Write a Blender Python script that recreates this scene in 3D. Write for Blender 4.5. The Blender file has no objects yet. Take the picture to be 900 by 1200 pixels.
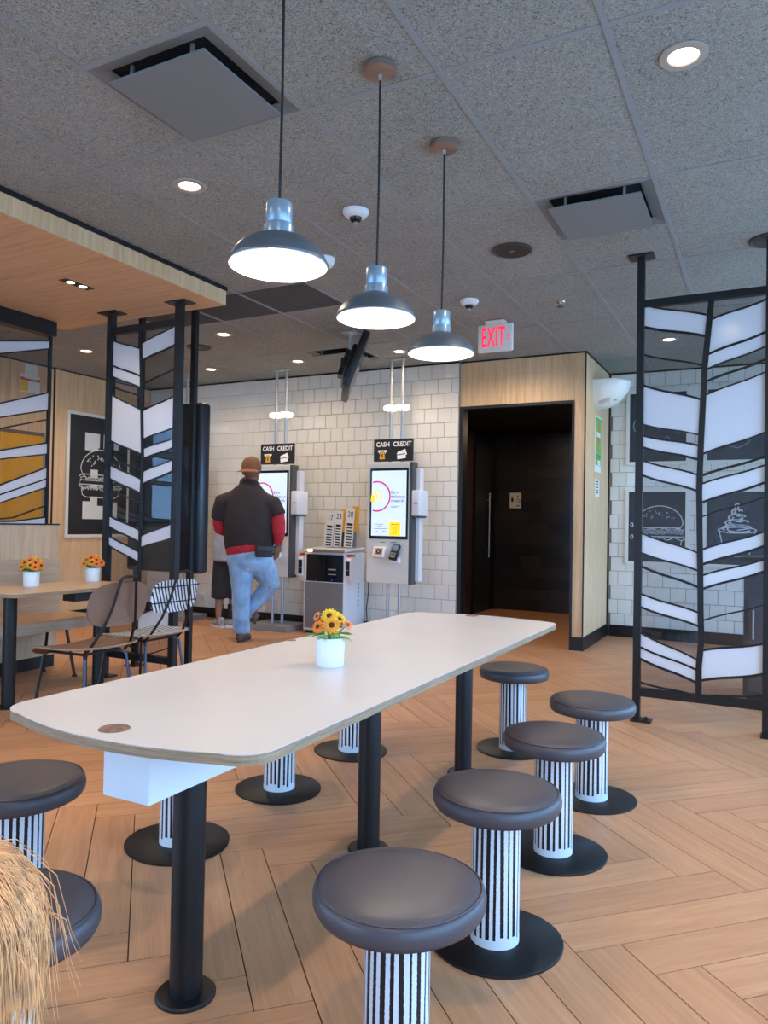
import bpy, bmesh, math, random
from mathutils import Vector, Matrix
random.seed(7)
SC = bpy.context.scene
C = SC.collection
PI = math.pi

# ------------------------------------------------------------------ camera
F_PX, YAW, PITCH, ROLL = 867.29, -0.47788, 0.01526, 0.01757
HC = 1.2                      # eye height
ZC = 2.907                    # ceiling height
FW = Vector((math.sin(YAW)*math.cos(PITCH), math.cos(YAW)*math.cos(PITCH), math.sin(PITCH)))
_r = Vector((math.cos(YAW), -math.sin(YAW), 0)); _u = _r.cross(FW)
RT = _r*math.cos(ROLL) + _u*math.sin(ROLL)
UP = -_r*math.sin(ROLL) + _u*math.cos(ROLL)
cam = bpy.data.cameras.new('camera')
cam.sensor_fit = 'VERTICAL'; cam.sensor_height = 36.0; cam.sensor_width = 27.0
cam.lens = F_PX/1200*36; cam.clip_start = 0.05; cam.clip_end = 200
camo = bpy.data.objects.new('camera', cam); C.objects.link(camo)
M = Matrix((RT, UP, -FW)).transposed().to_4x4(); M.translation = Vector((0, 0, HC)); camo.matrix_world = M
SC.camera = camo
def ray(x, y): return FW + RT*((x-450)/F_PX) - UP*((y-600)/F_PX)
O = Vector((0, 0, HC))
def onz(x, y, z): d = ray(x, y); return O + d*((z-HC)/d.z)
def onY(x, y, Y): d = ray(x, y); return O + d*(Y/d.y)
def onX(x, y, X): d = ray(x, y); return O + d*(X/d.x)
def pix(P):
    d = Vector(P)-O; z = d.dot(FW)
    return (450+F_PX*d.dot(RT)/z, 600-F_PX*d.dot(UP)/z, z)

# ------------------------------------------------------------------ world, daylight, exposure
W = bpy.data.worlds.new('sky'); SC.world = W; W.use_nodes = True
bg = W.node_tree.nodes['Background']; bg.inputs[0].default_value = (0.34, 0.61, 1.0, 1); bg.inputs[1].default_value = 6.9
SC.cycles.diffuse_bounces = 8; SC.cycles.max_bounces = 14; SC.cycles.transparent_max_bounces = 16
SC.view_settings.view_transform = 'Standard'; SC.view_settings.look = 'None'
SC.view_settings.gamma = 1.0; SC.view_settings.use_curve_mapping = False
SC.view_settings.exposure = 0.45
X_L, X_R, Y_F, Y_B, Y_B2 = -7.23, 1.7, -2.6, 7.22, 8.47
X_P = -1.575                   # side face of the wood clad block
WINDOWS = [   # (wall axis, wall coordinate, a0, a1, z0, z1)
    ('Y', Y_F, -6.8, -4.9, 0.3, 2.7), ('Y', Y_F, -4.6, -2.4, 0.3, 2.7),
    ('X', X_R, -2.3, -0.1, 0.3, 2.7), ('X', X_R, 0.2, 2.4, 0.3, 2.7), ('X', X_R, 2.7, 5.2, 0.3, 2.7), ('X', X_R, 5.4, 8.38, 0.1, 2.8),
    ('X', X_L, -1.8, 0.85, 0.3, 2.7)]
for ax, w, a0, a1, z0, z1 in WINDOWS:
    l = bpy.data.lights.new('daylight_portal', 'AREA'); l.shape = 'RECTANGLE'; l.size = a1-a0; l.size_y = z1-z0
    l.cycles.is_portal = True
    o = bpy.data.objects.new('daylight_portal', l); C.objects.link(o)
    mid = (a0+a1)/2; zc = (z0+z1)/2
    if ax == 'Y': o.location = (mid, w-0.06, zc); o.rotation_euler = (PI/2, 0, 0) if w > 0 else (-PI/2, 0, 0); 
    else: o.location = (w+(0.06 if w > 0 else -0.06), mid, zc); o.rotation_euler = (PI/2, 0, PI/2) if w > 0 else (PI/2, 0, -PI/2)
    inward = Vector((0, 1, 0)) if ax == 'Y' else Vector((-1 if w > 0 else 1, 0, 0))
    o.rotation_euler = inward.to_track_quat('-Z', 'Z').to_euler()

# ------------------------------------------------------------------ materials
def lin(c):
    f = lambda v: v/12.92 if v <= 0.04045 else ((v+0.055)/1.055)**2.4
    return tuple(f(v/255) for v in c)+(1,)
MATS = {}
class NT:
    def __init__(s, name):
        s.m = bpy.data.materials.new(name); s.m.use_nodes = True; s.t = s.m.node_tree
        s.b = s.t.nodes['Principled BSDF']; s.out = s.t.nodes['Material Output']
    def n(s, typ, **k):
        nd = s.t.nodes.new(typ)
        for a, v in k.items():
            if a.startswith('i_'): nd.inputs[a[2:].replace('_', ' ')].default_value = v
            else: setattr(nd, a, v)
        return nd
    def l(s, a, b): s.t.links.new(a, b)
    def math(s, op, a, b=None, c=None):
        nd = s.t.nodes.new('ShaderNodeMath'); nd.operation = op
        for i, v in enumerate((a, b, c)):
            if v is None: continue
            if isinstance(v, (int, float)): nd.inputs[i].default_value = v
            else: s.l(v, nd.inputs[i])
        return nd.outputs[0]
    def ramp(s, fac, stops):
        nd = s.t.nodes.new('ShaderNodeValToRGB'); e = nd.color_ramp.elements
        while len(e) < len(stops): e.new(0.5)
        for q, (p, c) in zip(e, stops): q.position = p; q.color = lin(c)
        s.l(fac, nd.inputs[0]); return nd.outputs[0]
    def bump(s, h, strength=0.3, dist=0.01):
        nd = s.n('ShaderNodeBump'); nd.inputs['Strength'].default_value = strength; nd.inputs['Distance'].default_value = dist
        s.l(h, nd.inputs['Height']); s.l(nd.outputs[0], s.b.inputs['Normal'])
def mat(name, col, rough=0.5, metal=0.0, emit=None, es=0.0, spec=0.5, noise=0.0, nscale=20, bump=0.0, bscale=200):
    if name in MATS: return MATS[name]
    g = NT(name); b = g.b
    b.inputs['Base Color'].default_value = lin(col); b.inputs['Roughness'].default_value = rough
    b.inputs['Metallic'].default_value = metal; b.inputs['Specular IOR Level'].default_value = spec
    if emit: b.inputs['Emission Color'].default_value = lin(emit); b.inputs['Emission Strength'].default_value = es
    if noise or bump:
        tc = g.n('ShaderNodeTexCoord')
    if noise:
        nz = g.n('ShaderNodeTexNoise'); nz.inputs['Scale'].default_value = nscale; nz.inputs['Detail'].default_value = 4; g.l(tc.outputs['Object'], nz.inputs['Vector'])
        lo = tuple(max(0, v*(1-noise)) for v in col); hi = tuple(min(255, v*(1+noise)) for v in col)
        g.l(g.ramp(nz.outputs[0], [(0.3, lo), (0.7, hi)]), b.inputs['Base Color'])
    if bump:
        nb = g.n('ShaderNodeTexNoise'); nb.inputs['Scale'].default_value = bscale; g.l(tc.outputs['Object'], nb.inputs['Vector'])
        g.bump(nb.outputs[0], bump, 0.004)
    MATS[name] = g.m; return g.m
def wood(name, c0, c1, axis='Z', rough=0.45, scale=1.0, uv=False, var=0.0, contrast=1.0):
    if name in MATS: return MATS[name]
    g = NT(name); tc = g.n('ShaderNodeTexCoord'); mp = g.n('ShaderNodeMapping')
    st = {'X': (0.9, 16, 16), 'Y': (16, 0.9, 16), 'Z': (16, 16, 0.9), 'P': (2.5, 2.5, 130)}[axis]
    mp.inputs['Scale'].default_value = tuple(v*scale for v in st)
    src = tc.outputs['UV'] if uv else tc.outputs['Object']
    oi = g.n('ShaderNodeObjectInfo'); ge = g.n('ShaderNodeNewGeometry')
    rnd = g.math('FRACT', g.math('ADD', oi.outputs['Random'], ge.outputs['Random Per Island']))
    cx = g.n('ShaderNodeCombineXYZ')
    for i in range(3): g.l(g.math('MULTIPLY', rnd, 37.0+11*i), cx.inputs[i])
    ad = g.n('ShaderNodeVectorMath'); ad.operation = 'ADD'; g.l(src, ad.inputs[0]); g.l(cx.outputs[0], ad.inputs[1])
    g.l(ad.outputs[0] if uv else src, mp.inputs['Vector'])
    nz = g.n('ShaderNodeTexNoise'); nz.inputs['Scale'].default_value = 2.2; nz.inputs['Detail'].default_value = 7; nz.inputs['Roughness'].default_value = 0.62; nz.inputs['Distortion'].default_value = 0.6
    g.l(mp.outputs[0], nz.inputs['Vector'])
    wv = g.n('ShaderNodeTexNoise'); wv.inputs['Scale'].default_value = 11; wv.inputs['Detail'].default_value = 3
    g.l(mp.outputs[0], wv.inputs['Vector'])
    v = g.math('ADD', g.math('MULTIPLY', nz.outputs[0], 0.7), g.math('MULTIPLY', wv.outputs[0], 0.3))
    if var: v = g.math('ADD', v, g.math('MULTIPLY', g.math('SUBTRACT', rnd, 0.5), var))
    h = 0.16/contrast
    g.l(g.ramp(v, [(0.5-h, c0), (0.5+h, c1)]), g.b.inputs['Base Color'])
    g.b.inputs['Roughness'].default_value = rough
    g.bump(wv.outputs[0], 0.08, 0.002)
    MATS[name] = g.m; return g.m
def glass_clear(name='clear_glass', tint=(0.80, 0.81, 0.83), ior=1.5):
    if name in MATS: return MATS[name]
    g = NT(name); g.t.nodes.remove(g.b)
    tr = g.n('ShaderNodeBsdfTransparent'); tr.inputs[0].default_value = tint+(1,)
    gl = g.n('ShaderNodeBsdfGlossy'); gl.inputs['Roughness'].default_value = 0.02
    lw = g.n('ShaderNodeLayerWeight'); lw.inputs[0].default_value = 0.5
    fr = g.math('ADD', 0.045, g.math('MULTIPLY', g.math('POWER', lw.outputs['Facing'], 5.0), 0.95))
    mx = g.n('ShaderNodeMixShader'); g.l(fr, mx.inputs[0]); g.l(tr.outputs[0], mx.inputs[1]); g.l(gl.outputs[0], mx.inputs[2])
    g.l(mx.outputs[0], g.out.inputs[0]); MATS[name] = g.m; return g.m
def glass_opal(name='opal_glass'):
    if name in MATS: return MATS[name]
    g = NT(name); g.b.inputs['Base Color'].default_value = lin((236, 236, 240)); g.b.inputs['Roughness'].default_value = 0.12
    tl = g.n('ShaderNodeBsdfTranslucent'); tl.inputs[0].default_value = lin((240, 240, 244))
    mx = g.n('ShaderNodeMixShader'); mx.inputs[0].default_value = 0.35
    g.l(g.b.outputs[0], mx.inputs[1]); g.l(tl.outputs[0], mx.inputs[2]); g.l(mx.outputs[0], g.out.inputs[0])
    MATS[name] = g.m; return g.m
def stem_stripes():
    g = NT('ink_stripes'); tc = g.n('ShaderNodeTexCoord'); sp = g.n('ShaderNodeSeparateXYZ'); g.l(tc.outputs['UV'], sp.inputs[0])
    u, v = sp.outputs[0], sp.outputs[1]
    nz = g.n('ShaderNodeTexNoise'); nz.inputs['Scale'].default_value = 60; g.l(tc.outputs['UV'], nz.inputs['Vector'])
    uu = g.math('ADD', g.math('MULTIPLY', u, 22.0), g.math('MULTIPLY', g.math('SUBTRACT', nz.outputs[0], 0.5), 0.14))
    idx = g.math('FLOOR', uu); fr = g.math('FRACT', uu)
    wn = g.n('ShaderNodeTexWhiteNoise'); wn.noise_dimensions = '1D'; g.l(idx, wn.inputs['W'])
    wn2 = g.n('ShaderNodeTexWhiteNoise'); wn2.noise_dimensions = '1D'; g.l(g.math('ADD', idx, 41.3), wn2.inputs['W'])
    slant = g.math('MULTIPLY', g.math('SUBTRACT', wn2.outputs[0], 0.5), g.math('MULTIPLY', g.math('SUBTRACT', v, 0.5), 0.5))
    d = g.math('ABSOLUTE', g.math('ADD', g.math('SUBTRACT', fr, 0.5), slant))
    w = g.math('ADD', 0.13, g.math('MULTIPLY', wn.outputs[0], 0.17))
    ins = g.math('LESS_THAN', d, w)
    cut = g.math('GREATER_THAN', v, g.math('ADD', 0.05, g.math('MULTIPLY', wn2.outputs[0], 0.04)))
    k = g.math('MULTIPLY', ins, cut)
    mx = g.n('ShaderNodeMix', data_type='RGBA'); mx.inputs['A'].default_value = lin((226, 228, 232)); mx.inputs['B'].default_value = lin((20, 20, 28)); g.l(k, mx.inputs['Factor'])
    g.l(mx.outputs['Result'], g.b.inputs['Base Color']); g.b.inputs['Roughness'].default_value = 0.35
    return g.m
def fabric_stripes(name, axis, freq, duty, slant=0.0):
    g = NT(name); tc = g.n('ShaderNodeTexCoord'); sp = g.n('ShaderNodeSeparateXYZ'); g.l(tc.outputs['Object'], sp.inputs[0])
    a = sp.outputs[axis]
    if slant: a = g.math('ADD', a, g.math('MULTIPLY', sp.outputs[2], slant))
    fr = g.math('FRACT', g.math('MULTIPLY', a, freq))
    mx = g.n('ShaderNodeMix', data_type='RGBA'); mx.inputs['A'].default_value = lin((28, 29, 36)); mx.inputs['B'].default_value = lin((222, 224, 228)); g.l(g.math('LESS_THAN', fr, duty), mx.inputs['Factor'])
    g.l(mx.outputs['Result'], g.b.inputs['Base Color']); g.b.inputs['Roughness'].default_value = 0.5
    return g.m
def ceiling_fibre():
    g = NT('fibre_ceiling'); tc = g.n('ShaderNodeTexCoord')
    oi = g.n('ShaderNodeObjectInfo'); cx = g.n('ShaderNodeCombineXYZ')
    for i in range(2): g.l(g.math('MULTIPLY', oi.outputs['Random'], 50.0+9*i), cx.inputs[i])
    ad = g.n('ShaderNodeVectorMath'); ad.operation = 'ADD'; g.l(tc.outputs['Object'], ad.inputs[0]); g.l(cx.outputs[0], ad.inputs[1])
    nz = g.n('ShaderNodeTexNoise'); nz.inputs['Scale'].default_value = 88; nz.inputs['Detail'].default_value = 3; nz.inputs['Roughness'].default_value = 0.7; nz.inputs['Distortion'].default_value = 2.2
    g.l(ad.outputs[0], nz.inputs['Vector'])
    n2 = g.n('ShaderNodeTexNoise'); n2.inputs['Scale'].default_value = 2.0; g.l(ad.outputs[0], n2.inputs['Vector'])
    v = g.math('ADD', nz.outputs[0], g.math('MULTIPLY', g.math('SUBTRACT', n2.outputs[0], 0.5), 0.08))
    g.l(g.ramp(v, [(0.33, (82, 83, 82)), (0.47, (146, 148, 144)), (0.64, (178, 179, 173))]), g.b.inputs['Base Color'])
    g.b.inputs['Roughness'].default_value = 0.95; g.b.inputs['Specular IOR Level'].default_value = 0.1
    g.bump(nz.outputs[0], 0.5, 0.004); return g.m
def tile_mat(name, c0, c1, rough):
    g = NT(name); oi = g.n('ShaderNodeObjectInfo'); ge = g.n('ShaderNodeNewGeometry')
    rnd = g.math('FRACT', g.math('ADD', oi.outputs['Random'], ge.outputs['Random Per Island']))
    g.l(g.ramp(rnd, [(0.0, c0), (1.0, c1)]), g.b.inputs['Base Color']); g.b.inputs['Roughness'].default_value = rough
    tc = g.n('ShaderNodeTexCoord'); nz = g.n('ShaderNodeTexNoise'); nz.inputs['Scale'].default_value = 9; g.l(tc.outputs['Object'], nz.inputs['Vector'])
    g.bump(nz.outputs[0], 0.12, 0.01)
    return g.m
BLACK = mat('black_metal', (13, 13, 15), 0.45, 0.0)
BLACKG = mat('black_gloss', (14, 14, 17), 0.12)
WHITE = mat('white_plastic', (232, 233, 236), 0.4)
OAK = wood('oak_panel', (204, 164, 120), (232, 198, 156), 'Z', 0.5, 0.8)
OAKH = wood('oak_soffit', (200, 152, 110), (228, 184, 140), 'X', 0.5, 0.8)
OAKG = wood('grey_oak', (190, 162, 130), (220, 194, 162), 'Z', 0.5, 1.0)
FLOORM = wood('floor_plank', (170, 118, 82), (212, 157, 114), 'X', 0.42, 1.0, uv=True, var=0.14, contrast=.6)
CEILM = ceiling_fibre()
RUNM = mat('ceiling_runner', (142, 146, 149), 0.6)
TILEM = tile_mat('glazed_tile', (226, 222, 212), (232, 228, 219), 0.12)
GROUT = mat('grout', (146, 138, 124), 0.9)
GLASS = glass_clear(); OPAL = glass_opal()
DARKTILE = tile_mat('dark_tile', (34, 32, 33), (56, 50, 48), 0.3)
SILVER = mat('brushed_silver', (176, 178, 178), 0.4, 0.6)
SEATM = mat('grey_vinyl', (75, 69, 73), 0.42, bump=0.10, bscale=300)
STEMM = stem_stripes()
LEDW = mat('lamp_glow', (255, 240, 220), 0.4, emit=(255, 236, 210), es=9.0)

# ------------------------------------------------------------------ mesh helpers
def box(bm, x0, x1, y0, y1, z0, z1, mtx=None):
    vs = [bm.verts.new(Vector(c) if mtx is None else mtx @ Vector(c)) for c in ((x0,y0,z0),(x1,y0,z0),(x1,y1,z0),(x0,y1,z0),(x0,y0,z1),(x1,y0,z1),(x1,y1,z1),(x0,y1,z1))]
    for f in ((3,2,1,0),(4,5,6,7),(0,1,5,4),(1,2,6,5),(2,3,7,6),(3,0,4,7)): bm.faces.new([vs[i] for i in f])
    return bm
def B(*a, bev=0.0, seg=2, mtx=None):
    bm = bmesh.new(); box(bm, *a, mtx=mtx)
    if bev: bmesh.ops.bevel(bm, geom=bm.edges[:], offset=bev, segments=seg, affect='EDGES', profile=0.5)
    return bm
def frame_of(d):
    d = d.normalized(); a = Vector((0, 0, 1)) if abs(d.z) < 0.9 else Vector((1, 0, 0))
    x = d.cross(a).normalized(); return x, d.cross(x).normalized()
def tube(bm, pts, r, seg=8, cap=True, closed=False):
    pts = [Vector(p) for p in pts]; n = len(pts); rings = []
    rr = r if isinstance(r, (list, tuple)) else [r]*n
    x = None
    for i, p in enumerate(pts):
        if closed: d = pts[(i+1) % n]-pts[i-1]
        else: d = pts[min(i+1, n-1)]-pts[max(i-1, 0)]
        d.normalize()
        if x is None: x, y = frame_of(d)
        else:
            x = (x - d*x.dot(d)).normalized(); y = d.cross(x)
        rings.append([bm.verts.new(p + (x*math.cos(2*PI*k/seg)+y*math.sin(2*PI*k/seg))*rr[i]) for k in range(seg)])
    m = n if closed else n-1
    for i in range(m):
        a, b = rings[i], rings[(i+1) % n]
        for k in range(seg): bm.faces.new((a[k], a[(k+1) % seg], b[(k+1) % seg], b[k]))
    if cap and not closed:
        bm.faces.new(rings[0][::-1]); bm.faces.new(rings[-1])
    return bm
def T(pts, r, seg=8, closed=False): return tube(bmesh.new(), pts, r, seg, True, closed)
def lathe(prof, seg=24, cx=0, cy=0, cap=True, uv=False):
    bm = bmesh.new(); rings = []
    for r, z in prof:
        rings.append([bm.verts.new((cx+r*math.cos(2*PI*k/seg), cy+r*math.sin(2*PI*k/seg), z)) for k in range(seg)])
    L = bm.loops.layers.uv.new('UVMap') if uv else None
    z0, z1 = prof[0][1], prof[-1][1]
    for i in range(len(rings)-1):
        for k in range(seg):
            f = bm.faces.new((rings[i][k], rings[i][(k+1) % seg], rings[i+1][(k+1) % seg], rings[i+1][k]))
            if uv:
                for lp, (uu, zz) in zip(f.loops, ((k, prof[i][1]), (k+1, prof[i][1]), (k+1, prof[i+1][1]), (k, prof[i+1][1]))):
                    lp[L].uv = (uu/seg, (zz-z0)/(z1-z0))
    if cap:
        if prof[0][0] > 1e-5: bm.faces.new(rings[0][::-1])
        if prof[-1][0] > 1e-5: bm.faces.new(rings[-1])
    return bm
def prism(bm, pts, off):
    pts = [Vector(p) for p in pts]; off = Vector(off)
    a = [bm.verts.new(p) for p in pts]; b = [bm.verts.new(p+off) for p in pts]; n = len(pts)
    bm.faces.new(a); bm.faces.new(b[::-1])
    for i in range(n): bm.faces.new((a[i], b[i], b[(i+1) % n], a[(i+1) % n]))
    return bm
def PR(pts, off): bm = prism(bmesh.new(), pts, off); bmesh.ops.recalc_face_normals(bm, faces=bm.faces[:]); return bm
def outline_solid(pts2, prof):
    """stack of scaled copies of a 2D outline: prof = [(inset, z)] inset in metres towards the centre"""
    bm = bmesh.new(); rings = []
    for ins, z in prof:
        ring = []
        for p in pts2:
            r = math.hypot(*p); k = max(0.0, (r-ins)/r); ring.append(bm.verts.new((p[0]*k, p[1]*k, z)))
        rings.append(ring)
    n = len(pts2)
    for i in range(len(rings)-1):
        for k in range(n): bm.faces.new((rings[i][k], rings[i][(k+1) % n], rings[i+1][(k+1) % n], rings[i+1][k]))
    bm.faces.new(rings[0][::-1]); bm.faces.new(rings[-1]); return bm
def ribbon(bm, pts, w, off):
    """flat strip of width w along a polyline lying in the plane normal to off, thickened by off"""
    pts = [Vector(p) for p in pts]; off = Vector(off); nrm = off.normalized(); n = len(pts); L = []; R = []
    for i, p in enumerate(pts):
        d = (pts[min(i+1, n-1)]-pts[max(i-1, 0)]).normalized(); s = d.cross(nrm)*(w/2); L.append(p+s); R.append(p-s)
    vs = [[bm.verts.new(q) for q in row] for row in (L, R, [q+off for q in L], [q+off for q in R])]
    for i in range(n-1):
        for a, b in ((0, 1), (1, 3), (3, 2), (2, 0)): bm.faces.new((vs[a][i], vs[a][i+1], vs[b][i+1], vs[b][i]))
    for i in (0, n-1): bm.faces.new((vs[0][i], vs[1][i], vs[3][i], vs[2][i]))
    return bm
def obj(name, bm, m, parent=None, smooth=False, loc=None):
    me = bpy.data.meshes.new(name); bmesh.ops.recalc_face_normals(bm, faces=bm.faces[:]); bm.to_mesh(me); bm.free()
    if m: me.materials.append(m)
    o = bpy.data.objects.new(name, me); C.objects.link(o)
    if smooth:
        me.polygons.foreach_set('use_smooth', [True]*len(me.polygons))
        if smooth != 'all': me.set_sharp_from_angle(angle=math.radians(38))
    if parent: o.parent = parent
    if loc: o.location = loc
    return o
def inst(name, me, parent=None, loc=(0, 0, 0), rot=(0, 0, 0)):
    o = bpy.data.objects.new(name, me); C.objects.link(o); o.location = loc; o.rotation_euler = rot
    if parent: o.parent = parent
    return o
def tag(o, label, cat, group=None):
    o['label'] = label; o['category'] = cat
    if group: o['group'] = group
    return o
def thing(name, label, cat, loc=(0, 0, 0), rz=0, group=None):
    o = bpy.data.objects.new(name, None); C.objects.link(o); o.location = loc; o.rotation_euler = (0, 0, rz); o.empty_display_size = 0.1
    return tag(o, label, cat, group)
def struct(name, bm, m, parent=None, smooth=False):
    o = obj(name, bm, m, parent, smooth)
    if not parent: o['kind'] = 'structure'
    return o
def dup(root, loc, rz, label):
    def cp(o, par):
        c = o.copy(); C.objects.link(c); c.parent = par
        for ch in o.children: cp(ch, c)
        return c
    r = cp(root, None); r.location = loc; r.rotation_euler = (0, 0, rz); r['label'] = label; return r
def text_bm(s, size, mtx, extrude=0.001, align='CENTER', sx=1.0, bold=0.0):
    cu = bpy.data.curves.new('t', 'FONT'); cu.body = s; cu.size = size; cu.align_x = align; cu.align_y = 'CENTER'; cu.extrude = extrude; cu.offset = bold; cu.resolution_u = 3
    o = bpy.data.objects.new('t', cu); C.objects.link(o); dg = bpy.context.evaluated_depsgraph_get()
    me = bpy.data.meshes.new_from_object(o.evaluated_get(dg)); bpy.data.objects.remove(o); bpy.data.curves.remove(cu)
    bm = bmesh.new(); bm.from_mesh(me); bpy.data.meshes.remove(me)
    for v in bm.verts: v.co = mtx @ Vector((v.co.x*sx, v.co.y, v.co.z))
    return bm
def wallmtx(axis, origin):
    """matrix taking text (x right, y up, z out) to a wall; axis = outward normal '-Y', '+X', '-X'"""
    ex, ez = {'-Y': ((1, 0, 0), (0, -1, 0)), '+X': ((0, 1, 0), (1, 0, 0)), '-X': ((0, -1, 0), (-1, 0, 0)), '+Y': ((-1, 0, 0), (0, 1, 0))}[axis]
    m = Matrix((Vector(ex), Vector((0, 0, 1)), Vector(ez))).transposed().to_4x4(); m.translation = Vector(origin); return m
def join(*bms):
    a = bms[0]
    for b in bms[1:]:
        me = bpy.data.meshes.new('j'); b.to_mesh(me); b.free(); a.from_mesh(me); bpy.data.meshes.remove(me)
    return a
def light(name, typ, loc, energy, col, parent=None, **k):
    l = bpy.data.lights.new(name, typ); l.energy = energy; l.color = col
    for a, v in k.items(): setattr(l, a, v)
    o = bpy.data.objects.new(name, l); C.objects.link(o); o.location = loc
    if parent: o.parent = parent
    return o
#@@STRUCT
# ================================================================== FLOOR
PW, PL, GAP = 0.150, 0.900, 0.0035
floor = struct('floor', B(X_L-0.1, X_R+0.1, Y_F-0.1, 10.4, -0.06, -0.006), mat('floor_joint', (52, 36, 26), 0.8))
def plank_bm():
    bm = B(GAP/2, PL-GAP/2, GAP/2, PW-GAP/2, -0.012, 0.0); return bm
def plank_uv(bm):
    L = bm.loops.layers.uv.new('UVMap')
    for f in bm.faces:
        for lp in f.loops: lp[L].uv = (lp.vert.co.x, lp.vert.co.y)
    return bm
pm = bpy.data.meshes.new('plank'); _b = plank_uv(plank_bm()); _b.to_mesh(pm); _b.free(); pm.materials.append(FLOORM)
AX, AY = Vector((1, 1, 0))/math.sqrt(2), Vector((-1, 1, 0))/math.sqrt(2)
anchor = Vector((-0.045, 2.762, 0))          # lower right corner of one plank read off the photograph
cand = []
R0 = 70
for i in range(-R0, R0):
    for j in range(-R0, R0):
        q = (i+j) % 12
        if q == 0:     # along AX, its right lower corner anchored
            o0 = anchor + AX*((i-6)*PW) + AY*(j*PW); ang = PI/4; c = o0+AX*PL/2+AY*PW/2
        elif q == 6:   # along AY
            o0 = anchor + AX*((i-6+1)*PW) + AY*(j*PW); ang = 3*PI/4; c = o0+AY*PL/2-AX*PW/2
        else: continue
        inside = X_L-0.05 < c.x < X_R and Y_F < c.y < (Y_B2 if c.x > X_P else (10.2 if c.x > -3.5 else Y_B))
        if not inside: continue
        d = c-O; dep = d.dot(FW); vis = False
        if dep > 0.3:
            p = pix(c); vis = -90 < p[0] < 990 and p[1] < 1330
        cand.append((0 if vis else 1, dep, o0, ang))
cand.sort(key=lambda t: (t[0], t[1]))
rest = bmesh.new(); Lr = rest.loops.layers.uv.new('UVMap')
for k, (v, dep, o0, ang) in enumerate(cand):
    if v == 0 and k < 300: inst('plank', pm, floor, o0, (0, 0, ang))
    else:
        b = plank_bm(); L = b.loops.layers.uv.new('UVMap')
        for f in b.faces:
            for lp in f.loops: lp[L].uv = (lp.vert.co.x, lp.vert.co.y)
        b.transform(Matrix.Translation(o0) @ Matrix.Rotation(ang, 4, 'Z'))
        me = bpy.data.meshes.new('j'); b.to_mesh(me); b.free(); rest.from_mesh(me); bpy.data.meshes.remove(me)
fr_ = obj('far_planks', rest, FLOORM, floor); fr_['kind'] = 'stuff'

# ================================================================== CEILING
TT = 0.6096; GX0, GY0 = -0.5044, 2.5467
ceil_o = struct('ceiling', B(X_L-0.1, X_R+0.1, Y_F-0.1, Y_B2+0.1, ZC+0.05, ZC+0.12), mat('ceiling_void', (40, 40, 42), 0.9))
i0, i1 = int((X_L-GX0)/TT)-1, int((X_R-GX0)/TT)+1
j0, j1 = int((Y_F-GY0)/TT)-2, int((Y_B2-GY0)/TT)+1
if j0 % 2: j0 -= 1
SPECIAL = {(-3, -1): 'diff', (-1, 2): 'diff', (-6, 6): 'diff', (-5, 3): 'vent', (-6, 3): 'vent', (-7, 3): 'vent'}
rw = 0.012
def ctile(x0, x1, y0, y1):
    x0, x1, y0, y1 = max(x0, X_L), min(x1, X_R), max(y0, Y_F), min(y1, Y_B2)
    if x1-x0 < 0.05 or y1-y0 < 0.05: return
    cx, cy = (x0+x1)/2, (y0+y1)/2; hx, hy = (x1-x0)/2-rw*0.6, (y1-y0)/2-rw*0.6
    obj('ceiling_tile', B(-hx, hx, -hy, hy, 0.004, 0.03), CEILM, ceil_o, loc=(cx, cy, ZC))
for i in range(i0, i1+1):
    for j in range(j0, j1+1, 2):
        x0, y0 = GX0+i*TT, GY0+j*TT
        sp = [k for k in (j, j+1) if (i, k) in SPECIAL]
        if not sp: ctile(x0, x0+TT, y0, y0+2*TT)
        else:
            for k in (j, j+1):
                if k not in sp: ctile(x0, x0+TT, GY0+k*TT, GY0+(k+1)*TT)
            box_y = GY0+(j+1)*TT
            obj('runner', B(x0, x0+TT, box_y-rw, box_y+rw, ZC-0.001, ZC+0.012), RUNM, ceil_o)
for i in range(i0, i1+1):
    x = GX0+i*TT
    if X_L < x < X_R: obj('runner', B(x-rw, x+rw, Y_F, Y_B2, ZC, ZC+0.02), RUNM, ceil_o)
for j in range(j0, j1+1, 2):
    y = GY0+j*TT
    if Y_F < y < Y_B2: obj('runner', B(X_L, X_R, y-rw, y+rw, ZC+0.001, ZC+0.019), RUNM, ceil_o)

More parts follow.
